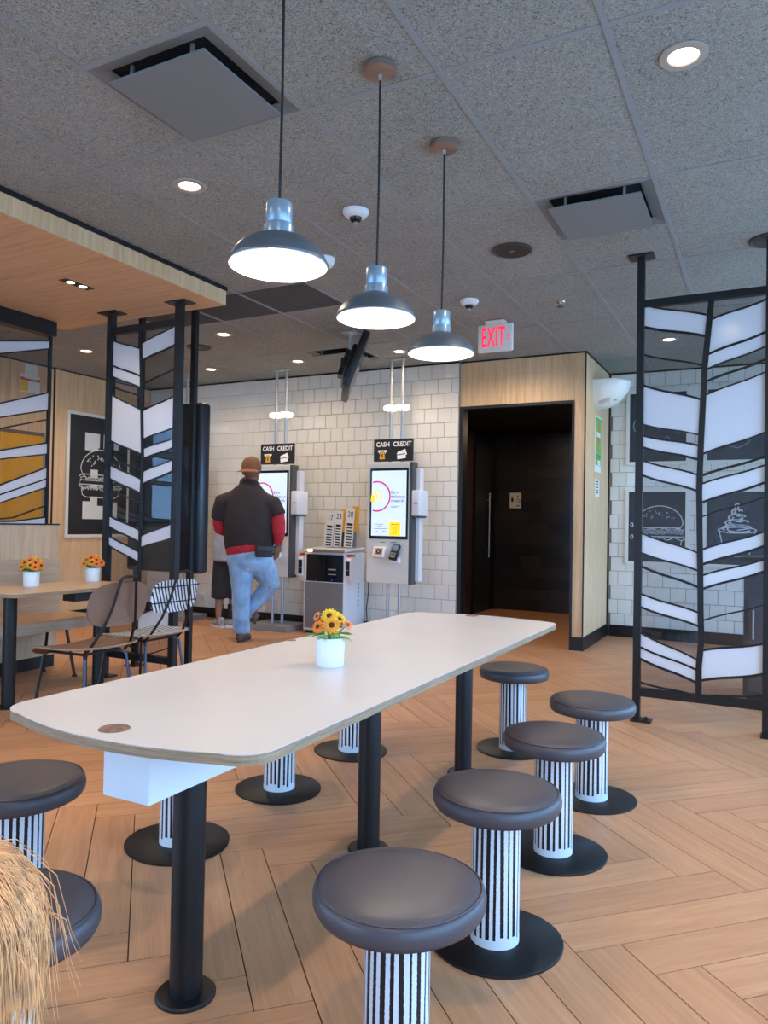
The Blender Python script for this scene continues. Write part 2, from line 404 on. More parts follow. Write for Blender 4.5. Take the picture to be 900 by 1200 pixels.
# ================================================================== WALLS
TS = 0.1555
tile_mesh = bpy.data.meshes.new('tile'); _b = B(-0.0757, 0.0757, -0.008, 0.006, -0.0757, 0.0757, bev=0.0022, seg=1); _b.to_mesh(tile_mesh); _b.free(); tile_mesh.materials.append(TILEM)
def tiled(wall, x0, x1, y, z0, z1, right_first=True):
    spots = []
    rows = int((z1-z0)/TS)
    for r in range(rows+1):
        z = z1-TS*(r+0.5)
        if z < z0+0.02: continue
        x = x1-TS*0.5+(TS*0.5 if r % 2 else 0)
        while x > x0-0.05:
            a, b = max(x-0.0765, x0), min(x+0.0765, x1)
            if b-a > 0.02: spots.append(((a+b)/2, z, b-a))
            x -= TS
    def vis(s):
        p = pix((s[0], y, s[1])); return (0 if -20 < p[0] < 920 else 1, p[2])
    spots.sort(key=vis); rest = bmesh.new()
    for k, (x, z, w) in enumerate(spots):
        rot = (random.gauss(0, 0.006), 0, random.gauss(0, 0.006))
        if k < 300:
            o = inst('tile', tile_mesh, wall, (x, y, z), rot)
            if w < 0.15: o.scale = (w/0.153, 1, 1)
        else:
            mt = Matrix.Translation((x, y, z)) @ Matrix.Rotation(rot[0], 4, 'X') @ Matrix.Rotation(rot[2], 4, 'Z') @ Matrix.Diagonal((w/0.153, 1, 1, 1))
            box(rest, -0.0765, 0.0765, -0.008, 0.006, -0.0762, 0.0762, mtx=mt)
    if len(rest.verts):
        o = obj('far_tiles', rest, TILEM, wall); o['kind'] = 'stuff'
wall_back = struct('wall_back', B(X_L, -2.875, Y_B, Y_B+0.12, 0, ZC+0.06), GROUT)
tiled(wall_back, X_L+0.01, -2.88, Y_B-0.002, 0.12, ZC-0.012)
wall_br = struct('wall_back_right', B(X_P+0.002, X_R, Y_B2, Y_B2+0.12, 0, ZC+0.06), GROUT)
tiled(wall_br, X_P+0.02, X_R-0.05, Y_B2-0.002, 0.12, ZC-0.012)
struct('baseboard_back', B(X_L, -2.875, Y_B-0.03, Y_B-0.012, 0, 0.115), BLACK)
struct('baseboard_back_right', B(X_P+0.03, X_R, Y_B2-0.03, Y_B2-0.012, 0, 0.125), BLACK)
struct('trim_1', B(X_L, -2.875, Y_B-0.02, Y_B-0.01, ZC-0.014, ZC), BLACK)
struct('trim_2', B(X_P+0.02, X_R, Y_B2-0.02, Y_B2-0.01, ZC-0.014, ZC), BLACK)
# wood clad block with the dark doorway
DX0, DX1, DZ = -2.835, -1.70, 2.405
wp = struct('wall_partition', B(DX1+0.02, X_P, 7.25, Y_B2+0.12, 0.13, ZC-0.014), OAK)
obj('panel', B(-2.875, DX1+0.018, 7.25, 7.36, DZ+0.02, ZC-0.014), OAK, wp)
obj('baseboard', B(DX1+0.018, X_P+0.008, 7.242, Y_B2, 0, 0.13), BLACK, wp)
obj('corner_bead', B(X_P-0.006, X_P+0.006, 7.244, 7.256, 0.13, ZC), BLACK, wp)
obj('corner_bead', B(X_P-0.004, X_P+0.012, Y_B2-0.03, Y_B2-0.012, 0.13, ZC), BLACK, wp)
obj('top_trim', B(-2.875, X_P+0.006, 7.244, 7.256, ZC-0.014, ZC), BLACK, wp)
obj('top_trim', B(X_P, X_P+0.008, 7.256, Y_B2-0.03, ZC-0.014, ZC), BLACK, wp)
# hallway behind the doorway
HB = 10.25; HX = -3.53
wh = struct('wall_hall', B(HX-.1, X_P-0.02, HB, HB+0.1, 0, 2.55), mat('hall_black', (26, 25, 26), 0.5))
pz = 0.0; n = 0
while pz < 2.5:
    h = 0.155; x = HX-random.random()*0.5
    while x < DX1:
        wd = random.choice((0.3, 0.45, 0.6)); a, b = max(x, HX), min(x+wd-0.002, DX1)
        if b-a > 0.02: obj('plank', B(a, b, HB-0.012-random.random()*0.004, HB, pz, pz+h-0.002), DARKTILE, wh)
        x += wd
    pz += h
struct('wall_hall_left', B(HX-.1, HX, Y_B+0.12, HB, 0, 2.55), mat('hall_black', (26, 25, 26), 0.5))
struct('wall_hall_right', B(DX1+0.005, DX1+0.018, 7.38, HB, 0, 2.55), mat('hall_black', (26, 25, 26), 0.5))
struct('ceiling_hall', B(HX-.1, DX1+0.02, 7.38, HB, 2.5, 2.55), mat('hall_black', (26, 25, 26), 0.5))
# door_1: the doorway's own frame with the restroom door leaf in the left hall wall
d1 = struct('door_1', B(-2.875, DX0, 7.235, 7.37, 0, DZ+0.03), BLACK)
obj('head', B(DX0, DX1+0.018, 7.235, 7.37, DZ, DZ+0.03), BLACK, d1)
obj('jamb', B(DX1, DX1+0.018, 7.235, 7.37, 0, DZ), BLACK, d1)
for k in range(15): obj('brick', B(HX, HX+.008, 8.9, 9.39, 0.02+k*0.16, 0.02+k*0.16+0.155), tile_mat('hall_brick', (58, 38, 32), (72, 48, 40), 0.35) if k == 0 else bpy.data.materials['hall_brick'], d1)
d2 = struct('door_2', B(HX, HX+.03, 9.44, 10.06, 0.01, 2.3), mat('door_dark', (38, 37, 40), 0.4))
obj('handle', T([(HX+.07, 9.90, 0.75), (HX+.07, 9.90, 1.65)], 0.012), SILVER, d2)
for z in (0.85, 1.55): obj('handle_bracket', T([(HX+.03, 9.90, z), (HX+.07, 9.90, z)], 0.008), SILVER, d2)
obj('frame_post', B(HX, HX+.04, 10.07, 10.19, 0, 2.36), BLACK, d2)
obj('frame_post', B(HX, HX+.04, 9.40, 9.43, 0, 2.36), BLACK, d2)
# left wood wall
YJ = 5.735
def wall_holes(name, ax, w, th, a0, a1, m):
    """outer wall with the window openings listed for it"""
    ws = sorted([t for t in WINDOWS if t[0] == ax and abs(t[1]-w) < 1e-6], key=lambda t: t[2])
    bm = bmesh.new(); lo, hi = (w, w+th) if th > 0 else (w+th, w)
    def put(a, b, z0, z1):
        if b-a < 1e-4: return
        if ax == 'Y': box(bm, a, b, lo, hi, z0, z1)
        else: box(bm, lo, hi, a, b, z0, z1)
    cur = a0
    for t in ws:
        put(cur, t[2], 0, ZC+0.06); put(t[2], t[3], 0, t[4]); put(t[2], t[3], t[5], ZC+0.06); cur = t[3]
    put(cur, a1, 0, ZC+0.06)
    return struct(name, bm, m)
wall_left = wall_holes('wall_left', 'X', X_L, -0.12, Y_F, Y_B, OAK)
obj('joint', B(X_L, X_L+0.004, YJ-0.012, YJ+0.012, 0, ZC), BLACK, wall_left)
obj('top_trim', B(X_L, X_L+0.006, 1.9, Y_B-0.02, ZC-0.014, ZC), BLACK, wall_left)
obj('baseboard', B(X_L, X_L+0.012, 1.9, Y_B-0.03, 0, 0.115), BLACK, wall_left)
PAINT = mat('painted_wall', (206, 204, 200), 0.8)
wall_holes('wall_right', 'X', X_R, 0.12, Y_F, Y_B2, PAINT)
wall_holes('wall_front', 'Y', Y_F, -0.12, X_L, X_R, PAINT)
WG = glass_clear('window_glass', (0.93, 0.95, 0.96))
for k, (ax, w, a0, a1, z0, z1) in enumerate(WINDOWS):
    bm = bmesh.new(); t = 0.05; dl, dh = (0.02, 0.08) if w > 0 else (-0.08, -0.02)
    def put(b, a, c, y0, y1):
        if ax == 'Y': box(b, a, c, w+dl, w+dh, y0, y1)
        else: box(b, w+dl, w+dh, a, c, y0, y1)
    put(bm, a0, a0+t, z0, z1); put(bm, a1-t, a1, z0, z1); put(bm, a0+t, a1-t, z0, z0+t); put(bm, a0+t, a1-t, z1-t, z1)
    m = (a0+a1)/2; put(bm, m-t/2, m+t/2, z0+t, z1-t)
    wo = struct('window_%d' % (k+1), bm, BLACK)
    for a, b_ in ((a0+t, m-t/2), (m+t/2, a1-t)):
        g = bmesh.new(); e = w+(dl+dh)/2
        if ax == 'Y': box(g, a, b_, e-0.003, e+0.003, z0+t, z1-t)
        else: box(g, e-0.003, e+0.003, a, b_, z0+t, z1-t)
        obj('pane', g, WG, wo)
struct('ground', B(-40, 40, -40, 40, -0.3, -0.12), mat('pale_paving', (208, 204, 196), 0.9))

# ================================================================== SOFFIT over the left tables
BX0, BX1, BY0, BY1, BZ = -5.25, -3.532, -0.6, 4.245, 2.775
sof = struct('soffit', B(BX0+0.02, BX1-0.02, BY0, BY1-0.02, BZ+0.012, ZC-0.03), mat('soffit_core', (60, 50, 40), 0.8))
ys = onz(66, 314.5, BZ).y
for a, b in ((BY0, ys-0.9-0.003), (ys-0.9+0.003, ys-0.003), (ys+0.003, BY1)):
    obj('underside_panel', B(BX0, BX1-0.018, a, b, BZ, BZ+0.012), OAKH, sof)
obj('fascia', B(BX1-0.018, BX1, BY0, BY1, BZ, ZC-0.028), OAK, sof)
obj('fascia', B(BX0, BX1-0.018, BY1-0.018, BY1, BZ+0.012, ZC-0.028), OAK, sof)
obj('shadow_gap', B(BX0, BX1+0.006, BY0, BY1+0.006, ZC-0.028, ZC), BLACK, sof)
#@@THINGS
# ================================================================== CEILING FITTINGS
def diffuser(i, j, label):
    t = thing('ceiling_diffuser', label, 'air vent', (GX0+(i+.5)*TT, GY0+(j+.5)*TT, ZC-0.035), group='square panel air diffusers')
    h = TT/2-0.013
    bm = bmesh.new()
    for k in range(4):
        prism(bm, [Matrix.Rotation(k*PI/2, 3, 'Z') @ Vector(v) for v in ((-h, -h, .037), (h, -h, .037), (h-.06, -h+.06, .052), (-h+.06, -h+.06, .052))], (0, 0, .004))
    obj('frame', bm, mat('diffuser_paint', (122, 127, 130), 0.55), t)
    obj('back_plate', B(-h, h, -h, h, .066, .072), mat('vent_dark', (24, 25, 27), 0.8), t)
    obj('panel', B(-.235, .235, -.235, .235, 0, .008), mat('diffuser_paint', (122, 127, 130), 0.55), t)
    for sx in (-1, 1):
        for sy in (-1, 1): obj('clip', B(sx*.15-.006, sx*.15+.006, sy*.2-.006, sy*.2+.006, .008, .066), SILVER, t)
    return t
diffuser(-3, -1, 'large grey square air diffuser in the ceiling nearest the wooden soffit, upper left')
diffuser(-1, 2, 'grey square air diffuser in the ceiling right of the hanging lamps')
diffuser(-6, 6, 'far air diffuser in the ceiling behind the hanging television')
for n, i in enumerate((-5, -6, -7)):
    t = thing('return_vent', ('dark square ceiling grille just behind the nearest hanging lamp', 'dark square ceiling grille right of the soffit corner', 'dark square ceiling grille above the left glass divider')[n], 'air vent', (GX0+(i+.5)*TT, GY0+3.5*TT, ZC+.002), group='dark ceiling grilles')
    h = TT/2-.014
    obj('backing', B(-h, h, -h, h, .02, .026), mat('vent_dark', (24, 25, 27), 0.8), t)
    vm = mat('vent_slat', (74, 76, 78), 0.6)
    for k in range(22):
        y = -h+(k+.5)*2*h/22; obj('slat', B(-h, h, y-.008, y+.008, 0, .004), vm, t)
def downlight(p, label, e=55):
    t = thing('downlight', label, 'ceiling light', (p[0], p[1], ZC-.004), group='round recessed downlights')
    obj('trim_ring', lathe([(.052, .004), (.055, 0), (.083, .001), (.085, .006), (.052, .008)], 28, cap=False), mat('trim_grey', (170, 160, 152), 0.4), t, True)
    obj('lens', lathe([(.001, .006), (.052, .006)], 24, cap=False), LEDW, t)
    light('downlight_lamp', 'SPOT', (0, 0, -.01), e, (1, .78, .56), t, spot_size=math.radians(162), spot_blend=.9, shadow_soft_size=.05)
for q, lab in (((801, 66), 'round downlight in the ceiling at upper right of the photo, nearest one'), ((222, 218), 'round downlight between the soffit and the large air diffuser'),
               ((262, 392), 'round downlight right of the left divider, below the dark grilles'), ((101, 411.5), 'round downlight seen left of the left divider post'),
               ((247, 433), 'small far downlight above the tiled wall next to black display posts'), ((349, 423.5), 'small far downlight above the kiosk where the man stands'),
               ((468, 412), 'small far downlight left of the third hanging lamp'), ((784, 398), 'downlight seen through the clear pane of the right divider')):
    downlight(onz(*q, ZC), lab, 24 if 'far downlight above' in lab else (28 if 'third hanging' in lab else (24 if 'clear pane' in lab else 52)))
downlight((-2.2, 6.56), 'added unseen downlight behind the exit sign, lighting the wood front', 46)  # unseen lamp, added to warm and brighten the wood front
downlight((-5.2, -1.2), 'added fill downlight over the front left corner, behind the photographer'); downlight((-.3, .2), 'added fill downlight straight above the photographer'); downlight((-2.65, .5), 'added fill downlight above the near left stools, out of view')  # unseen downlights added outside the view as warm fill
def round_grille(q, r, label):
    p = onz(*q, ZC); t = thing('ceiling_speaker', label, 'speaker', (p.x, p.y, ZC-.006), group='round ceiling speakers')
    obj('grille', lathe([(.001, 0), (r*.86, 0), (r*.86, .004)], 32, cap=False), mat('speaker_brown', (52, 46, 46), 0.6), t)
    obj('ring', lathe([(r*.86, .001), (r*.88, -.003), (r, 0), (r, .01)], 32, cap=False), mat('speaker_rim', (66, 58, 57), 0.5), t, True)
    obj('badge', B(-.012, .012, -.005, .005, -.002, 0), SILVER, t)
round_grille((600, 293.5), .125, 'round dark brown ceiling speaker left of the right air diffuser')
round_grille((233, 407), .12, 'small round dark ceiling speaker behind the left divider')
round_grille((905, 281), .125, 'round dark ceiling speaker cut by the right edge of the photo')
def dome_cam(q, s, label):
    p = onz(*q, ZC); t = thing('dome_camera', label, 'camera', (p.x, p.y, ZC), group='white ceiling dome cameras')
    obj('housing', lathe([(.062*s, 0), (.062*s, -.012*s), (.05*s, -.028*s), (.034*s, -.034*s), (.001, -.034*s)], 24, cap=False), WHITE, t, True)
    obj('lens_dome', lathe([(.03*s, -.034*s)]+[(.03*s*math.cos(a), -.034*s-.026*s*math.sin(a)) for a in (.3, .6, .9, 1.2, 1.5)], 16, cap=False), BLACKG, t, True)
    obj('lens', lathe([(.001, -.064*s), (.012*s, -.063*s), (.014*s, -.05*s)], 12, cap=False), SILVER, t, True)
dome_cam((417, 247), 1.15, 'white dome camera on the ceiling between the first two hanging lamps')
dome_cam((550, 352), 1.15, 'white dome camera on the ceiling above the exit sign')
p = onz(379, 303, ZC)
t = thing('smoke_detector', 'white detector peeking out behind the rim of the nearest hanging lamp', 'detector', (p.x, p.y, ZC))
obj('housing', lathe([(.075, 0), (.075, -.018), (.06, -.05), (.03, -.058), (.001, -.058)], 24, cap=False), WHITE, t, True)
obj('sensor', lathe([(.012, -.055), (.012, -.064), (.001, -.064)], 10, cap=False), BLACK, t)
p = onz(656.5, 354, ZC)
t = thing('sprinkler_head', 'small chrome sprinkler head in the ceiling left of the right divider post', 'sprinkler', (p.x, p.y, ZC))
obj('escutcheon', lathe([(.04, 0), (.036, -.006), (.014, -.009)], 20), mat('chrome', (210, 210, 210), .15, 1), t, True)
obj('deflector', lathe([(.012, -.01), (.012, -.03), (.026, -.034), (.026, -.037)], 16), mat('chrome', (210, 210, 210), .15, 1), t, True)

# ---- pendants
ZR = 1.963
def pendant(Y, label):
    t = thing('pendant_lamp', label, 'lamp', (-1.302, Y, ZR), group='three grey pendant lamps over the communal table')
    met = mat('lamp_grey', (96, 104, 112), .38, .35); bl = mat('lamp_neck', (150, 172, 190), .32, .45)
    r = .148
    prof = [(r, 0), (r+.002, .004), (r*.985, .010), (r*.935, .028), (r*.83, .048), (r*.68, .066), (r*.5, .079), (r*.36, .087), (r*.29, .092)]
    obj('shade', lathe(prof, 48, cap=False), met, t, 'all')
    lin_ = mat('lamp_lining', (250, 247, 238), .5)
    ln = obj('shade_lining', lathe([(a*.975, z-.0025) for a, z in prof], 48, cap=False), lin_, t, 'all')
    nk = obj('neck', lathe([(.043, .088), (.043, .117), (.0415, .121), (.0375, .123), (.0375, .127), (.039, .130), (.039, .184), (.036, .188), (.004, .189)], 32), bl, t, True)
    obj('cord', T([(0, 0, .19), (.003, 0, .5), (0, 0, ZC-ZR-.02)], .0042, 8), mat('cord_black', (30, 31, 36), .7), t)
    ca = obj('canopy', lathe([(.001, ZC-ZR-.028), (.054, ZC-ZR-.028), (.063, ZC-ZR-.022), (.064, ZC-ZR-.001), (.001, ZC-ZR-.001)], 32), mat('canopy_bronze', (150, 128, 116), .35, .5), t, True)
    obj('strain_relief', lathe([(.006, ZC-ZR-.05), (.008, ZC-ZR-.028)], 10), SILVER, ca)
    obj('socket', lathe([(.02, .088), (.02, .062)], 16), WHITE, t)
    obj('bulb', lathe([(.001, .012), (.018, .018), (.030, .034), (.032, .05), (.024, .062), (.014, .068)], 20), mat('bulb_glow', (255, 250, 235), .4, emit=(255, 226, 176), es=16), t, 'all')
    light('pendant_bulb', 'SPOT', (0, 0, .055), 140, (1, .85, .68), t, spot_size=math.radians(165), spot_blend=.25, shadow_soft_size=.03)
pendant(1.80, 'nearest and largest looking grey pendant lamp, left of the three')
pendant(2.42, 'middle one of the three grey pendant lamps over the table')
pendant(3.04, 'farthest grey pendant lamp, right of the three, beside the exit sign')

# ---- exit sign
t = thing('exit_sign', 'white exit sign with red letters hanging from the ceiling', 'sign', (-2.028, 5.885, ZC))
sw = mat('sign_white', (235, 230, 222), .5)
obj('mount', B(-.085, .085, -.04, .04, -.03, 0, bev=.008), sw, t)
hs = obj('housing', B(-.152, .152, -.02, .02, -.262, -.03, bev=.014), sw, t, True)
mt = wallmtx('-Y', (-.014, -.021, -.146))
obj('lettering', text_bm('EXIT', .228, mt, .0015, sx=.44, bold=.003), mat('sign_red', (226, 40, 70), .5, emit=(255, 30, 60), es=.9), hs)
obj('arrow', ribbon(bmesh.new(), [(.108, -.0215, -.122), (.126, -.0215, -.146), (.108, -.0215, -.170)], .010, (0, -.001, 0)), mat('sign_red', (226, 40, 70)), hs)

# ---- hanging television
tv = thing('television', 'black television hanging from a ceiling pole, seen edge on', 'television', (-3.325, 5.711, ZC))
obj('ceiling_plate', B(-.07, .07, -.07, .07, -.012, 0), SILVER, tv)
obj('pole', T([(0, 0, -.01), (0, 0, -.36)], .018, 14), mat('pole_ivory', (200, 198, 190), .4), tv, True)
vd = Vector((-.503, .864, 0)); nd = Vector((.864, .503, 0))
tm = Matrix((vd, nd, Vector((0, 0, 1)))).transposed().to_4x4()
ctr = Vector((.035, .02, -.325))
tm = Matrix.Translation(ctr) @ tm @ Matrix.Rotation(math.radians(-1.5), 4, 'Z') @ Matrix.Rotation(math.radians(-20), 4, 'X')
obj('bezel', B(-.42, .42, -.03, .03, -.25, .25, bev=.008, mtx=tm), BLACK, tv, True)
obj('screen', B(-.395, .395, .031, .033, -.225, .225, mtx=tm), BLACKG, tv)
obj('rear_housing', B(-.3, .3, -.07, -.03, -.16, .14, bev=.012, mtx=tm), BLACK, tv, True)
obj('bracket', B(-.09, .09, -.12, -.07, -.12, .12, mtx=tm), BLACK, tv)
obj('bracket_arm', B(-.02, .02, -.13, .01, -.03, .05, mtx=Matrix.Translation((0, 0, -.31))), BLACK, tv)

# ================================================================== COMMUNAL TABLE
TZ = 0.72; TXC = -1.315; TY0, TY1 = 1.155, 3.745
def table_outline(hx, y0, y1, bow, rad, n=8):
    pts = []
    yc0, yc1 = y0+bow, y1-bow
    def corner(cx, cy, a0):
        for k in range(n+1):
            a = a0+k*(PI/2)/n; pts.append((cx+rad*math.cos(a), cy+rad*math.sin(a)))
    corner(-hx+rad, yc0+rad, PI)
    for k in range(1, 12): x = (-hx+rad)+(2*hx-2*rad)*k/12; pts.append((x, yc0-bow*(1-(x/(hx-rad))**2)))
    corner(hx-rad, yc0+rad, 1.5*PI); corner(hx-rad, yc1-rad, 0)
    for k in range(1, 12): x = (hx-rad)-(2*hx-2*rad)*k/12; pts.append((x, yc1+bow*(1-(x/(hx-rad))**2)))
    corner(-hx+rad, yc1-rad, PI/2); return pts
PLY = wood('plywood_edge', (112, 90, 66), (182, 154, 122), 'P', .6, 1.0)
def table_top(t, pts, z, top_m):
    obj('plywood_edge', PR([(x, y, z-.024) for x, y in pts], (0, 0, .022)), PLY, t)
    obj('tabletop', PR([(x, y, z-.002) for x, y in pts], (0, 0, .002)), top_m, t)
def round_leg(t, x, y, h, r, rf):
    lg = obj('leg', lathe([(r, .008), (r, h)], 28, x, y), BLACK, t, True)
    obj('floor_flange', lathe([(rf, 0), (rf, .006), (rf-.004, .010), (r, .010)], 32, x, y), BLACK, lg, True)
tc = (TY0+TY1)/2
t = thing('communal_table', 'long white communal table on three black legs with stools around it', 'table', (TXC, tc, 0))
table_top(t, table_outline(.40, TY0-tc, TY1-tc, .055, .085), TZ, mat('white_laminate', (206, 200, 198), .33, noise=.015, nscale=3))
for y in (1.457, 2.42, 3.376): round_leg(t, 0.02, y-tc, TZ-.024, .041, .075)
bx = B(-.068, .076, 1.258-tc, 1.72-tc, .55, TZ-.0245); pb = obj('power_box', bx, WHITE, t)
for q in ((134, 854), (553, 721.5), (342.5, 750.5)):
    p = onz(*q, TZ); s = 1 if q[0] != 342.5 else .45
    obj('grommet', lathe([(.001, .0016), (.030*s, .0016), (.031*s, .0025), (.034*s, .0022), (.036*s, 0)], 24, p.x-TXC, p.y-tc), mat('grommet_brown', (126, 98, 86), .4, .3, noise=.25, nscale=55), t, loc=(0, 0, TZ))
# ---- stools
def egg(rx, ry, skew, n=40):
    return [((rx*(1+skew*math.sin(a)*.5))*math.cos(a), ry*math.sin(a)) for a in (2*PI*k/n for k in range(n))]
def make_stool():
    t = thing('stool', '', 'stool', group='grey topped stools round the communal table')
    obj('base_plate', outline_solid(egg(.195, .188, .14), [(0, 0), (0, .006), (.004, .009)]), BLACK, t, True)
    obj('column', lathe([(.070, .009), (.070, .40)], 40, uv=True, cap=False), STEMM, t, True)
    seat = [(.03, .380), (.006, .386), (0, .398), (-.001, .412), (.002, .425), (.008, .432), (.011, .4325), (.016, .437), (.03, .443), (.07, .448), (.14, .449)]
    s = obj('seat', outline_solid(egg(.185, .182, .12), seat), SEATM, t, 'all')
    pp = [Vector((x*.953, y*.953, .4335)) for x, y in egg(.185, .182, .12)]
    obj('piping', T(pp, .0022, 6, closed=True), SEATM, s, 'all')
    return t
st = make_stool()
SX1, SX0 = -.69, -1.935
stools = [(SX1, 1.43, .3, 'nearest front stool at the bottom centre of the photo, right side of the table'),
 (SX1, 2.075, .3, 'second stool from the front along the right side of the table'),
 (SX1, 2.73, .3, 'third stool from the front along the right side of the table'),
 (SX1+.01, 3.352, .3, 'fourth stool along the right side of the table, closest to the right divider'),
 (-1.205, 3.87, -.2, 'stool at the far end of the communal table, in front of the doorway'),
 (SX0, 1.45, 2.9, 'nearest stool on the left side of the table beside the white power box'),
 (SX0, 2.12, 2.9, 'stool half hidden behind the near table leg, left side of the table'),
 (SX0, 2.76, 2.9, 'third stool on the left side, its column showing under the table edge'),
 (SX0, 3.41, 2.9, 'farthest stool on the left side, just behind the middle table leg'),
 (-1.32, .95, .1, 'stool at the near end of the table, behind the blond child')]
for k, (x, y, rz, lab) in enumerate(stools):
    if k == 0: st.location = (x, y, 0); st.rotation_euler.z = rz; st['label'] = lab
    else: dup(st, (x, y, 0), rz, lab)

# ---- flower pots
def petal_ring(n, r0, r1, w, tilt):
    bm = bmesh.new()
    for k in range(n):
        a = 2*PI*k/n; m = Matrix.Rotation(a, 4, 'Z') @ Matrix.Rotation(-tilt, 4, 'Y')
        vs = [bm.verts.new(m @ Vector(v)) for v in ((r0, -w*.3, 0), ((r0+r1)*.55, -w*.5, .002), (r1, 0, -.001), ((r0+r1)*.55, w*.5, .002), (r0, w*.3, 0), ((r0+r1)*.5, 0, .004))]
        for q in ((0, 1, 5), (1, 2, 5), (2, 3, 5), (3, 4, 5), (4, 0, 5)): bm.faces.new([vs[i] for i in q])
    return bm
PET = {}
for nm, col in (('sun', (240, 190, 40)), ('amber', (236, 150, 34)), ('peach', (236, 140, 84)), ('orange', (240, 120, 34))):
    PET[nm] = mat('petal_'+nm, col, .6, noise=.12, nscale=40)
LEAF = mat('leaf_green', (98, 142, 52), .55, noise=.25, nscale=30); DISC = mat('flower_disc', (66, 34, 18), .8)
petal_me = {}
for nm in PET:
    me = bpy.data.meshes.new('flower'); b = join(petal_ring(15, .006, .030, .011, .25), petal_ring(12, .005, .025, .010, .55)); b.to_mesh(me); b.free(); me.materials.append(PET[nm]); petal_me[nm] = me
disc_me = bpy.data.meshes.new('flower_disc'); b = lathe([(.0105, .003), (.010, .007), (.006, .0095), (.001, .010)], 12, cap=False); b.to_mesh(disc_me); b.free(); disc_me.materials.append(DISC)
leaf_me = bpy.data.meshes.new('leaf'); b = bmesh.new()
_v = [b.verts.new(v) for v in ((0, 0, 0), (.012, -.012, .003), (.032, -.014, .002), (.055, 0, -.008), (.032, .014, .002), (.012, .012, .003), (.03, 0, .006))]
for q in ((0, 1, 6), (1, 2, 6), (2, 3, 6), (3, 4, 6), (4, 5, 6), (5, 0, 6)): b.faces.new([_v[i] for i in q])
b.to_mesh(leaf_me); b.free(); leaf_me.materials.append(LEAF)
def flower_pot(loc, r, h, spots, kinds, label, seed):
    rnd = random.Random(seed)
    t = thing('flower_pot', label, 'flower pot', loc, group='white pots of artificial sunflowers')
    obj('pot', lathe([(r*.93, 0), (r*.95, .002), (r, h-.002), (r-.001, h), (r-.005, h), (r-.006, h-.02), (.001, h-.02)], 36), mat('pot_white', (236, 240, 242), .35), t, True)
    for k, (x, y, z, s) in enumerate(spots):
        tip = Vector((x, y, h+z))
        obj('stalk', T([(x*.3, y*.3, h-.02), (x*.6, y*.6, h+z*.5), tip], .0022, 6), LEAF, t)
        d = (Vector((x*1.6, y*1.6, .05)) + Vector((.35, -.8, 0))*.055).normalized(); q = d.to_track_quat('Z', 'Y').to_euler()
        f = inst('flower', petal_me[kinds[k % len(kinds)]], t, tip, q); f.scale = (s, s, s)
        inst('flower_disc', disc_me, f)
    for k in range(15):
        a = 2*PI*k/15+rnd.uniform(-.2, .2); rr = r*rnd.uniform(.35, .75)
        o = inst('leaf', leaf_me, t, (rr*math.cos(a), rr*math.sin(a), h-.004+rnd.uniform(0, .014)), (rnd.uniform(-.4, .4), rnd.uniform(-.5, .15), a)); s = rnd.uniform(.8, 1.15); o.scale = (s, s, s)
p = onz(386.5, 780, TZ)
R2 = Vector((.888, .46, 0)); F2 = Vector((-.46, .888, 0))
def around(lst): return [((R2*a+F2*b).x, (R2*a+F2*b).y, z, s) for a, b, z, s in [(a*.88, b*.88, z*.92, s*1.08) for a, b, z, s in lst]]
flower_pot((p.x, p.y, TZ+.0005), .049, .095, around([(-.004, -.01, .075, 1.0), (.006, -.035, .045, 1.05), (.03, .01, .06, .95), (-.05, 0, .072, .6), (-.042, -.03, .038, .8), (.062, -.01, .045, .7), (.03, .03, .07, .8), (-.02, .03, .065, .8)]),
  ['sun', 'amber', 'sun', 'peach', 'orange', 'peach', 'sun', 'amber'], 'white pot of yellow sunflowers on the communal table', 3)
#@@THINGS2
# ================================================================== GLAZED DIVIDERS
def interp(tab, y):
    if y <= tab[0][0]: return tab[0][1]
    for (a, b), (c, d) in zip(tab, tab[1:]):
        if y <= c: return b+(d-b)*(y-a)/(c-a)
    return tab[-1][1]
def glazing(root, conv, nrm, cols, bar_w, th=.006, bow=0.0):
    """cols: list of (outer x table, inner x table, lines[(y_out, y_in)], fills) in photo pixels; conv maps to the divider's plane"""
    base = Vector(root.location); nrm = Vector(nrm)
    for xo, xi, lines, fills in cols:
        rows = []
        for yo, yi in lines:
            xa, xb = interp(xo, yo), interp(xi, yi); row = []
            for k in range(7):
                s = k/6; row.append(conv(xa+(xb-xa)*s, yo+(yi-yo)*s+bow*math.sin(s*2*PI))-base)
            rows.append(row)
        for k, f in enumerate(fills):
            poly = rows[k]+rows[k+1][::-1]
            obj('pane', PR([p-nrm*th/2 for p in poly], nrm*th), OPAL if f else GLASS, root)
        for k in range(1, len(rows)-1):
            w = bar_w*(.75+.5*((k*7) % 5)/4)
            obj('glazing_bar', ribbon(bmesh.new(), [p-nrm*.006 for p in rows[k]], w, nrm*.012), BLACK, root)
def frame_post(root, x, y, z0, z1, s=.022, plate=True):
    o = obj('post', B(x-s, x+s, y-s, y+s, z0, z1), BLACK, root)
    return o
